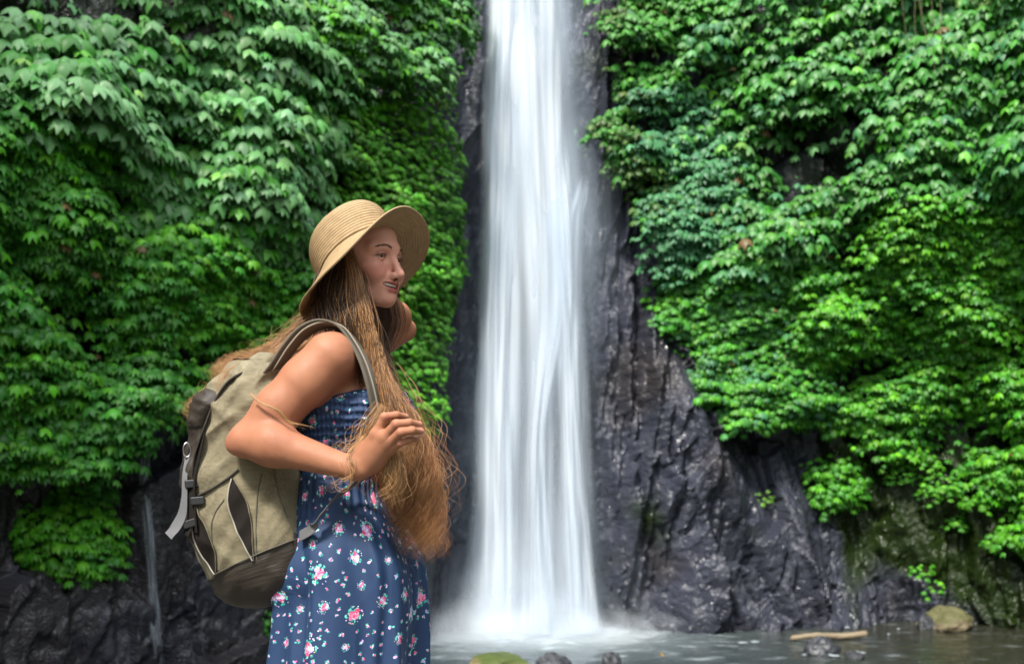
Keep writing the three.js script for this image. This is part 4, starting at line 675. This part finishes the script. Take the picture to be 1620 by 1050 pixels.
// ---- dress: cut from the body outwards, gathered bodice, falling skirt
function dressTexture() {
  const W = 2048, Hh = 1400, cv = document.createElement('canvas'); cv.width = W; cv.height = Hh; const c = cv.getContext('2d'), r = rng(404), S1 = 2048 / 1.16;   // pixels per metre
  c.fillStyle = 'rgb(32,58,96)'; c.fillRect(0, 0, W, Hh);
  for (let i = 0; i < 5200; i++) { c.fillStyle = `rgba(${r() < 0.5 ? '20,34,70' : '58,80,126'},0.10)`; c.fillRect(r() * W, r() * Hh, 2 + r() * 26, 1); }
  const pinks = ['#ec5a92', '#f285b0', '#e0457b', '#f7b3cf'], lil = ['#d9b3ee', '#c79be4', '#efd9f7'], teal = ['#35b3a4', '#58cdbb', '#2a9490', '#7fdccb'], warm = ['#f3c27a', '#fff4ea', '#f7e9f4'];
  const pick = (a) => a[Math.floor(r() * a.length)];
  const petal = (x, y, s, col) => { c.fillStyle = col; c.beginPath(); c.ellipse(x, y, s, s * (0.55 + 0.35 * r()), r() * 3.14, 0, 6.3); c.fill(); };
  const rose = (x, y, s) => { const k = pick([pinks, pinks, lil]); for (let i = 0; i < 7; i++) { const a = i / 7 * 6.28 + r(); petal(x + Math.cos(a) * s * 0.6, y + Math.sin(a) * s * 0.6, s * 0.5, pick(k)); } petal(x, y, s * 0.45, pick(k === lil ? warm : ['#d92a5e', '#e8447f'])); petal(x + s * 0.1, y - s * 0.1, s * 0.18, pick(warm)); };
  const leafs = (x, y, s, n, sp) => { for (let i = 0; i < n; i++) { const a = r() * 6.28, d = sp * (0.6 + 0.5 * r()); petal(x + Math.cos(a) * d, y + Math.sin(a) * d, s * (0.6 + 0.6 * r()), pick(teal)); } };
  const bouquet = (x, y, s) => { leafs(x, y, s * 0.2, 24, s); for (let i = 0; i < 16; i++) { const a = r() * 6.28, d = s * (0.9 + 0.4 * r()); petal(x + Math.cos(a) * d, y + Math.sin(a) * d, s * 0.09, pick(r() < 0.5 ? lil : warm)); } const n = 4 + Math.floor(r() * 3); for (let i = 0; i < n; i++) { const a = i / n * 6.28 + r(), d = s * 0.5 * (0.6 + 0.5 * r()); rose(x + Math.cos(a) * d, y + Math.sin(a) * d, s * (0.28 + 0.16 * r())); } rose(x, y, s * 0.34); };
  const sprig = (x, y, s) => { leafs(x, y, s * 0.42, 5, s * 0.75); for (let i = 0; i < 3; i++) petal(x + (r() - 0.5) * s, y + (r() - 0.5) * s, s * 0.42, pick(r() < 0.6 ? pinks : lil)); };
  const big = []; let tries = 0;
  while (big.length < 150 && tries++ < 9000) { const x = r() * W, y = r() * Hh; if (big.some(([a, b]) => { const dx = Math.min(Math.abs(a - x), W - Math.abs(a - x)); return Math.hypot(dx, b - y) < 0.061 * S1; })) continue; big.push([x, y]); }
  big.forEach(([x, y], i) => { const s = S1 * [0.0185, 0.0125, 0.0095, 0.0145][i % 4] * (0.85 + 0.3 * r()); for (const dx of [0, W, -W]) if (x + dx > -60 && x + dx < W + 60) bouquet(x + dx, y, s); });
  const sm = []; tries = 0;
  while (sm.length < 950 && tries++ < 20000) { const x = r() * W, y = r() * Hh; if (big.some(([a, b]) => Math.hypot(a - x, b - y) < 0.03 * S1) || sm.some(([a, b]) => Math.hypot(a - x, b - y) < 0.0145 * S1)) continue; sm.push([x, y]); sprig(x, y, S1 * (0.0040 + 0.0028 * r())); }
  const t = new THREE.CanvasTexture(cv); t.colorSpace = THREE.SRGBColorSpace; t.wrapS = THREE.RepeatWrapping; t.magFilter = THREE.LinearFilter; return t;
}
{
  const axis = table([[600, 543, 0], [660, 548, 0], [720, 545, 0], [770, 541, 0], [830, 546, 0], [900, 556, 0], [960, 556, 0], [1050, 550, 0], [1160, 548, 0]]);
  const skirt = table([[600, 0.05, 0.1], [690, 0.06, 0.1], [740, 0.09, 0.12], [775, 0.098, 0.122], [830, 0.126, 0.145], [880, 0.143, 0.16], [950, 0.150, 0.168], [1050, 0.155, 0.172], [1160, 0.165, 0.185]]);
  const topAt = (a) => 632 - 20 * Math.cos(a) + 8 * Math.sin(a) * 0 + 10 * (1 - Math.cos(a)) * 0.9;
  const bot = 1165, weave = noiseTex(128, 128, (u, v) => 0.5 + 0.25 * Math.sin(u * 128 * 1.57) + 0.25 * Math.sin(v * 128 * 1.57)); weave.repeat.set(24, 16);
  const NU = 360, NV = 300, rows = [];
  const body = (x, y, z) => smin(torso(x, y, z), legsB(x, y, z), 0.04);
  const point = (u, v, extra = 0) => {
    const a = u * 2 * Math.PI, t0 = topAt(a), py = lerp(t0, bot, v), [cx] = axis(py), c = pp(cx, py), ca = Math.cos(a), sa = Math.sin(a), dx = tf.x * ca + tsd.x * sa, dz = tf.z * ca + tsd.z * sa;
    let r = 0.02; if (py < 1000) for (let k = 0; k < 24; k++) { const d = body(c.x + dx * r, c.y, c.z + dz * r); if (d > -0.0006) break; r += Math.max(0.0008, -d * 0.8); }
    const [sf, ss] = skirt(py), des = 1 / Math.hypot(ca / sf, sa / ss), R = smax(r, des, 0.02);
    const sk = smoothstep(py, 790, 900), bo = 1 - smoothstep(py, 735, 775), gat = bump(py, 778, 26);
    let f = sk * (0.0115 * Math.sin(a * 7 + 1.6 * ns(a * 1.3, py * 0.004, 3) + py * 0.004) + 0.009 * ns(ca * 2.2 + 3, sa * 2.2, py * 0.0035) + 0.004 * Math.sin(a * 17 + 2 * ns(ca * 2, sa * 2, 8)));
    f += sk * 0.014 * ridge(ca * 2.6 - py * 0.004, sa * 2.6 + 0.4, py * 0.0022) * (1 - sk * 0.3);
    f += gat * (0.0025 * Math.sin(a * 46 + 3 * ns(ca * 3, sa * 3, 5)) + 0.005 * ns(ca * 5, sa * 5, py * 0.02));
    f += bo * (0.0022 * Math.sin(py * 0.52 + 2.0 * ns(ca * 4, sa * 4, py * 0.02)) + 0.0016 * Math.sin(a * 90) + 0.0028 * ns(ca * 9, sa * 9, py * 0.05));
    f += (1 - smoothstep(v, 0, 0.012)) * 0.001;
    const Q = Math.max(R + 0.006 + f, r + 0.0045 + 0.15 * Math.max(0, f)) + extra; return V(c.x + dx * Q, c.y, c.z + dz * Q);
  };
  const g = gridGeo(NU, NV, (u, v) => point(u === 1 ? 0 : u, v * v * 0.25 + v * 0.75), { closeU: true, uv: (u, v) => [u, 1 - (v * v * 0.25 + v * 0.75)] });
  const lining = gridGeo(120, 8, (u, v) => point(u === 1 ? 0 : u, v * 0.06, -0.004));
  const m = new THREE.MeshPhysicalMaterial({ map: dressTexture(), roughness: 0.62, sheen: 0.4, sheenColor: new THREE.Color(0.5, 0.6, 0.9), sheenRoughness: 0.4, bumpMap: weave, bumpScale: 0.0004, side: THREE.DoubleSide });
  const dress = mesh('dress', g, m, person);
  mesh('lining', lining, std([0.02, 0.025, 0.04], 0.8, { side: THREE.DoubleSide }), dress);
  const trim = []; for (let i = 0; i <= 120; i++) trim.push(point(i / 120 === 1 ? 0 : i / 120, 0.002, 0.0005)); mesh('elastic_trim', tubeGeo(trim, 0.0022, 0.0022, 240, 6), std([0.018, 0.025, 0.055], 0.7), dress);
}

// ---------------------------------------------------------------- straw hat
{
  const hat = thing('straw_hat', 'tan woven straw sun hat tilted back on the head', 'hat');
  const tilt = 38 * Math.PI / 180, ax = UP.clone().multiplyScalar(Math.cos(tilt)).addScaledVector(hf, -Math.sin(tilt)), fw = hf.clone().multiplyScalar(Math.cos(tilt)).addScaledVector(UP, Math.sin(tilt)), sd = V().crossVectors(fw, ax).normalize(); // sd towards the camera
  const C = pp(573, 417, 0).addScaledVector(ax, 0.014);
  const PT = (f, s, h) => C.clone().addScaledVector(fw, f).addScaledVector(sd, s).addScaledVector(ax, h);
  const prof = [[0.098, 0], [0.0965, 0.03], [0.094, 0.055], [0.089, 0.075], [0.080, 0.090], [0.066, 0.099], [0.045, 0.102], [0.02, 0.100], [0.001, 0.099]], crv = new THREE.CatmullRomCurve3(prof.map(([r, h]) => V(r, h, 0))), q = V(), q2 = V();
  const straw = (k, a, r) => { const n = ns(k * 7.3, a * 5, 3) * 0.4 + ns(k * 3, a * 40, 5) * 0.35; return [0.36 + 0.16 * n, 0.25 + 0.12 * n, 0.135 + 0.07 * n]; };
  const ROW = 0.0072, braid = (d) => Math.abs(Math.sin(Math.PI * d / ROW)) ** 0.6;                     // the sewn rows of plait
  const len = crv.getLength();
  const crown = (u, v, off) => { const a = u * 2 * Math.PI; crv.getPointAt(v, q); crv.getTangentAt(v, q2); const nx = q2.y, ny = -q2.x, b = 0.0022 * braid(v * len) + 0.0002 * Math.sin(a * 110 + Math.floor(v * len / ROW) * 2) + off, dent = 0.006 * bump(v, 0.62, 0.2) * Math.cos(a * 2 + 0.6); const r = q.x + nx * b - dent; return PT(Math.cos(a) * r * 1.06 + 0.020 * q.y / 0.1 * Math.max(0, Math.cos(a)), Math.sin(a) * r, (q.y + ny * b) * 0.93 + 0.004 * Math.cos(a + 1) * v); };
  const cm = new THREE.MeshPhysicalMaterial({ vertexColors: true, roughness: 0.62, specularIntensity: 0.5, side: THREE.DoubleSide });
  mesh('crown', gridGeo(300, 190, (u, v) => crown(u === 1 ? 0 : u, v, 0), { closeU: true, color: (u, v) => straw(Math.floor(v * len / ROW), u * 6.28) }), cm, hat);
  // brim: upturned at the front, drooping at the sides
  const R0 = 0.098, R1 = 0.178;
  const bh = (a, t) => { const c = Math.cos(a), s = Math.sin(a), near = s > 0 ? 1 : 0; const side = Math.abs(s) ** 1.6; return -side * (near ? 0.078 : 0.026) * t ** 0.85 - (1 - side) * (c > 0 ? 0.012 : 0.026) * t + 0.004 * Math.sin(a * 3 + 0.8) * t * t; };
  const brim = (u, v, off) => { const a = u * 2 * Math.PI, r = lerp(R0 - 0.002, R1 * (1 + 0.02 * Math.cos(a) - 0.085 * Math.max(0, Math.cos(a)) - 0.02 * Math.abs(Math.sin(a))), v), b = 0.0016 * braid(v * (R1 - R0)) + off; return PT(Math.cos(a) * r * 1.04, Math.sin(a) * r, bh(a, v) + b); };
  const bc = (u, v) => straw(40 + Math.floor(v * (R1 - R0) / ROW), u * 6.28);
  const bm = gridGeo(300, 96, (u, v) => brim(u === 1 ? 0 : u, v, 0), { closeU: true, color: bc }), under = gridGeo(300, 96, (u, v) => { const w = 1 - v, p = brim(u === 1 ? 0 : u, w, 0); const a = u * 2 * Math.PI, b = 0.0016 * braid(w * (R1 - R0)); return p.addScaledVector(ax, -0.0022 - 2 * b); }, { closeU: true, color: (u, v) => bc(u, 1 - v) });
  const rim = []; for (let i = 0; i <= 120; i++) rim.push(brim((i % 120) / 120, 1, -0.0008)); const rg = tubeGeo(rim, 0.0024, 0.0024, 200, 6); rg.setAttribute('color', new THREE.Float32BufferAttribute(Array.from({ length: rg.attributes.position.count }, (_, i) => straw(99, i * 0.01)).flat(), 3));
  mesh('brim', mergeGeometries([bm, under, rg]), cm, hat);
}

// ---------------------------------------------------------------- backpack
{
  const pack = thing('backpack', 'olive canvas backpack with dark leather base worn on the back', 'backpack');
  const rowsT = table([[572, 392, 428, 0.075], [585, 378, 436, 0.10], [605, 358, 446, 0.115], [630, 338, 456, 0.125], [665, 322, 466, 0.132], [700, 312, 470, 0.136], [745, 304, 474, 0.140], [800, 302, 478, 0.143], [850, 312, 486, 0.143], [890, 324, 484, 0.138], [920, 338, 470, 0.128], [945, 356, 448, 0.105], [958, 376, 424, 0.07], [962, 395, 405, 0.02]]);
  const PE = 0.5, sp = (x, e) => Math.sign(x) * Math.abs(x) ** e;
  const folds = (x, y, z) => { const c = 1 - smoothstep(y, 640, 720), m = 1 - smoothstep(y, 760, 800); return c * (0.016 * ridge(x * 0.020 + y * 0.012, z * 4, 2) + 0.007 * ridge(x * 0.045 - y * 0.02, z * 7, 5)) + m * 0.009 * ridge(x * 0.016 + y * 0.020, z * 4, 8) + 0.009 * ridge(x * 0.012 - y * 0.014, z * 5, 14) + 0.004 * ridge(x * 0.03 + y * 0.018, z * 9, 17) + 0.003 * ns(x * 0.02, y * 0.02, z * 7) + 0.0012 * ns(x * 0.06, y * 0.06, z * 18); };
  // w in -1..1 across, near or far side
  const surf = (a, py, off = 0) => { const [l, r, b] = rowsT(py), ca = Math.cos(a), sa = Math.sin(a), x = (l + r) / 2 + (r - l) / 2 * sp(ca, PE), z = b * sp(sa, PE), f = folds(x, py, z) + off; const p = pp(x, py + 6 * sa * 0, z); return p.add(V(ca * f, 0, sa * f)).add(V(-0.06 * z, 0, 0)); };
  const aOf = (px, py) => { const [l, r] = rowsT(py), w = clamp((px - (l + r) / 2) / ((r - l) / 2), -1, 1); return Math.acos(sp(w, 1 / PE)); };
  const canvasBump = noiseTex(256, 256, (u, v) => 0.5 + 0.22 * Math.sin(u * 256 * 0.785) * Math.sin(v * 256 * 0.785) + 0.5 * tile(u, v, 20, 20, 4)), canvasCol = noiseTex(256, 256, (u, v) => { const n = tile(u, v, 6, 6, 2) * 0.07 + tile(u, v, 40, 40, 7) * 0.08; return [0.475 + n, 0.44 + n, 0.35 + n * 0.9]; }, true);
  canvasBump.repeat.set(6, 4); canvasCol.repeat.set(3, 2);
  const canvas = new THREE.MeshPhysicalMaterial({ map: canvasCol, roughness: 0.88, bumpMap: canvasBump, bumpScale: 0.0008, sheen: 0.2, sheenColor: new THREE.Color(0.8, 0.8, 0.7) });
  const leather = std([0.034, 0.026, 0.019], 0.6, { bumpMap: stoneBump, bumpScale: 0.002 }), darkCloth = std([0.018, 0.015, 0.013], 0.9, { specularIntensity: 0.25 }), pale = std([0.32, 0.30, 0.25], 0.7), web = std([0.13, 0.13, 0.135], 0.75), black = std([0.018, 0.018, 0.02], 0.5), metal = std([0.55, 0.55, 0.56], 0.3, { metalness: 1 });
  mesh('body', gridGeo(160, 150, (u, v) => surf(-(u === 1 ? 0 : u) * 2 * Math.PI, lerp(572, 962, v)), { closeU: true, uv: (u, v) => [u, 1 - v] }), canvas, pack);
  { const [l, r] = rowsT(572); mesh('top_closure', gridGeo(40, 8, (u, v) => { const p = surf(-u * 2 * Math.PI, 572, 0), c = pp((l + r) / 2, 576, 0); return p.lerp(c, v * 0.98).add(V(0, 0.004 * Math.sin(v * 3) + 0.004 * ridge(u * 9, v, 3) * (1 - v), 0)); }, { closeU: true, uv: (u, v) => [u, v * 0.1] }), canvas, pack); }
  // leather base round the lower part
  const baseLine = (a) => { const w = sp(Math.cos(a), PE); return lerp(918, 846, (w + 1) / 2); };
  mesh('base_panel', gridGeo(160, 40, (u, v) => { const a = -(u === 1 ? 0 : u) * 2 * Math.PI; return surf(a, lerp(baseLine(a), 962, v), 0.0025 + 0.002 * Math.sin(v * 3.1)); }, { closeU: true }), leather, pack);
  const onSide = (px, py, off) => surf(aOf(px, py), py, off);
  { const s = []; for (let i = 0; i <= 40; i++) { const a = 0.02 + i / 40 * 3.1; s.push(surf(a, baseLine(a) - 1, 0.005)); } mesh('base_seam', tubeGeo(s, 0.0016, 0.0016, 80, 6), std([0.09, 0.078, 0.06], 0.6), pack); }
  // gussets: dark inside folds between pale piped edges
  const gusset = (rows) => { const T = table(rows), y0 = rows[0][0], y1 = rows[rows.length - 1][0]; const g = mesh('gusset', gridGeo(10, 40, (u, v) => { const py = lerp(y0, y1, v), [l, r] = T(py); return onSide(lerp(l, r, u), py, 0.0058 - 0.002 * Math.sin(Math.PI * u)); }), darkCloth, pack);
    const e = (k, off) => { const s = []; for (let i = 0; i <= 30; i++) { const py = lerp(y0, y1, i / 30); s.push(onSide(T(py)[k], py, off)); } return s; };
    mesh('piping', tubeGeo(e(0, 0.0065), 0.0019, 0.0019, 60, 6), pale, pack); mesh('piping', tubeGeo(e(1, 0.005), 0.0016, 0.0009, 60, 6), canvas, pack); return g; };
  gusset([[757, 374, 377], [775, 371, 389], [800, 371, 400], [830, 380, 406], [860, 394, 408], [886, 408, 410]]);
  gusset([[790, 318, 320], [815, 318, 330], [840, 321, 342], [870, 328, 350], [895, 339, 351], [908, 349, 351]]);
  { const s = []; for (let i = 0; i <= 24; i++) { const t = i / 24; s.push(onSide(lerp(320, 384, t), lerp(786, 742, t) + 4 * Math.sin(t * 3.1), 0.003)); } mesh('seam', tubeGeo(s, 0.0032, 0.0026, 40, 6), std([0.045, 0.04, 0.03], 0.8), pack); }
  for (const ln of [[[352, 900], [346, 850], [350, 810], [363, 790]], [[414, 888], [412, 830], [414, 780], [420, 750]], [[468, 842], [452, 800], [440, 760], [434, 720]]]) { const c = new THREE.CatmullRomCurve3(ln.map(([x, y]) => V(x, y, 0))), s = []; for (let i = 0; i <= 20; i++) { const p = c.getPoint(i / 20); s.push(onSide(p.x, p.y, 0.0012)); } mesh('seam', tubeGeo(s, 0.0014, 0.0014, 40, 5), std([0.12, 0.11, 0.08], 0.85), pack); }
  const patch = (name, rows, m, off, nu = 10, nv = 40) => { const T = table(rows), y0 = rows[0][0], y1 = rows[rows.length - 1][0]; return mesh(name, gridGeo(nu, nv, (u, v) => { const py = lerp(y0, y1, v), [l, r] = T(py), e = Math.min(1, 6 * Math.min(u, 1 - u), 8 * Math.min(v, 1 - v)); return onSide(lerp(l, r, u), py, lerp(-0.002, off + 0.004 * ns(u * 3, v * 5, 4), e)); }), m, pack); };
  patch('leather_flap', [[612, 346, 350], [622, 334, 360], [640, 328, 356], [660, 324, 346], [684, 318, 332]], leather, 0.012);
  patch('front_flap', [[640, 332, 344], [665, 322, 340], [690, 314, 334], [720, 306, 328], [760, 300, 319], [790, 299, 312]], leather, 0.007);
  patch('side_pocket', [[778, 302, 318], [800, 301, 318], [830, 304, 318], [862, 312, 322]], leather, 0.010);
  // leather flap and straps down the front edge
  const strap = (name, pts, w, t, m, side = V(0, 0, 1), parent = pack) => mesh(name, strapGeo(pts.map(([x, y, z]) => pp(x, y, z)), typeof side === 'function' ? side : () => side, w, t, 48), m, parent);
  strap('flap_strap', [[398, 586, 0.10], [362, 604, 0.125], [338, 640, 0.125], [322, 680, 0.125], [308, 722, 0.12], [303, 760, 0.115]], 0.05, 0.006, leather, V(0.3, 0.1, 1));
  strap('flap_strap', [[376, 586, 0.02], [346, 612, 0.03], [322, 650, 0.03], [308, 700, 0.03], [297, 745, 0.03], [300, 800, 0.03]], 0.05, 0.006, leather, V(0.2, 0, 1));
  strap('side_strap', [[322, 680, 0.135], [314, 720, 0.14], [306, 760, 0.14], [306, 800, 0.138], [309, 842, 0.135]], 0.026, 0.004, darkCloth, V(0.6, 0.1, 1));
  strap('webbing', [[296, 722, 0.12], [292, 752, 0.135], [291, 790, 0.14], [287, 815, 0.14], [277, 834, 0.14], [266, 848, 0.142]], (v) => 0.014 + 0.018 * smoothstep(v, 0.4, 1), 0.003, web, V(0.85, 0.45, 0.25));
  strap('webbing', [[301, 740, 0.13], [303, 790, 0.14], [301, 825, 0.138], [294, 846, 0.136]], 0.018, 0.003, darkCloth, V(0.8, 0.2, 0.4));
  for (const [x, y, z, s] of [[295, 712, 0.125, 0.011], [308, 770, 0.13, 0.010], [294, 735, 0.115, 0.010]]) { const g = new THREE.TorusGeometry(s, 0.0022, 6, 20).scale(0.7, 1.4, 1), p = pp(x, y, z); g.rotateY(0.5); mesh('buckle', g.translate(p.x, p.y, p.z), x === 295 ? metal : black, pack); }
  for (const [x, y, z, rz] of [[312, 792, 0.148, 0.1], [300, 828, 0.14, 0.3], [303, 765, 0.142, 0.1]]) { const g = new RoundedBoxGeometry(0.03, 0.018, 0.008, 2, 0.003).rotateZ(rz), p = pp(x, y, z); mesh('clip', g.translate(p.x, p.y, p.z), black, pack); }
  { const p = pp(300, 782, 0.13); mesh('side_pouch', new RoundedBoxGeometry(0.04, 0.085, 0.05, 4, 0.01).rotateZ(-0.06).translate(p.x + 0.006, p.y, p.z - 0.03), leather, pack); }
  // shoulder strap over the near shoulder
  const shPts = [[420, 604, 0.10], [436, 582, 0.125], [456, 551, 0.135], [482, 523, 0.135], [512, 512, 0.13], [541, 519, 0.13], [561, 543, 0.14], [578, 575, 0.15], [590, 612, 0.155], [598, 650, 0.15], [602, 690, 0.14], [590, 730, 0.135]];
  strap('shoulder_strap', shPts, (v) => 0.052 - 0.01 * smoothstep(v, 0.7, 1), 0.008, std([0.125, 0.105, 0.078], 0.85, { bumpMap: canvasBump, bumpScale: 0.0006 }), (v) => V(-0.25, 0.2, 1).lerp(V(-0.55, 0.1, 0.9), v));
  { const c = new THREE.CatmullRomCurve3(shPts.map(([x, y, z]) => pp(x, y, z + 0.021))), s = []; for (let i = 0; i <= 40; i++) s.push(c.getPoint(0.06 + 0.8 * i / 40).add(V(0, 0.004, 0))); mesh('strap_piping', tubeGeo(s, 0.0022, 0.0022, 80, 6), std([0.24, 0.21, 0.165], 0.8), pack); }
  strap('shoulder_strap', [[428, 600, -0.09], [450, 560, -0.12], [490, 528, -0.125], [540, 520, -0.12], [575, 560, -0.12], [596, 640, -0.11], [590, 730, -0.11]], 0.055, 0.011, std([0.20, 0.175, 0.135], 0.85), V(0, 0.1, 1));
  // lower webbing from the base to the strap, with its leather tab and rivet
  strap('adjuster_webbing', [[474, 848, 0.150], [490, 838, 0.175], [508, 814, 0.185], [530, 788, 0.165], [560, 766, 0.142], [590, 742, 0.14]], (v) => 0.026 - 0.008 * v, 0.0026, web, V(0.55, 0.75, 0.35));
  mesh('leather_tab', gridGeo(8, 8, (u, v) => onSide(lerp(466, 485, u), lerp(842 + 8 * u, 868 - 4 * u, v), 0.006)), leather, pack);
  { const p = onSide(476, 854, 0.008); mesh('rivet', new THREE.SphereGeometry(0.0042, 14, 8).scale(1, 1, 0.5).translate(p.x, p.y, p.z), metal, pack); }
  // crumpled roll of canvas closing the top
  { const c = new THREE.CatmullRomCurve3([[378, 606, 0.085], [392, 590, 0.09], [412, 583, 0.07], [430, 584, 0.02], [434, 588, -0.05]].map(([x, y, z]) => pp(x, y, z))), q = V(), t = V();
    mesh('rolled_top', gridGeo(40, 90, (u, v) => { c.getPointAt(v, q); c.getTangentAt(v, t); const a = -u * 2 * Math.PI, n1 = V().crossVectors(t, UP).normalize(), n2 = V().crossVectors(n1, t), r = (0.030 + 0.010 * ridge(v * 4 + Math.cos(a) * 0.7, Math.sin(a) * 0.9, 3) + 0.006 * ridge(v * 9, Math.cos(a) * 1.5 + Math.sin(a), 6)) * Math.min(1, Math.sqrt(Math.min(v, 1 - v) * 9 + 0.02)); return q.clone().addScaledVector(n1, Math.cos(a) * r).addScaledVector(n2, Math.sin(a) * r * 0.85); }, { closeU: true, uv: (u, v) => [u * 0.2, v * 0.2] }), canvas, pack); }
  // grab loop at the top
  strap('grab_loop', [[402, 580, 0.03], [410, 566, 0.035], [424, 566, 0.035], [432, 582, 0.03]], 0.022, 0.005, darkCloth, V(0.1, 0, 1));
}

const renderer = new THREE.WebGLRenderer({ antialias: true });
renderer.setSize(1024, 663);
renderer.toneMapping = THREE.LinearToneMapping;
renderer.toneMappingExposure = EXPOSURE;
renderer.shadowMap.enabled = true;
renderer.render(scene, camera);
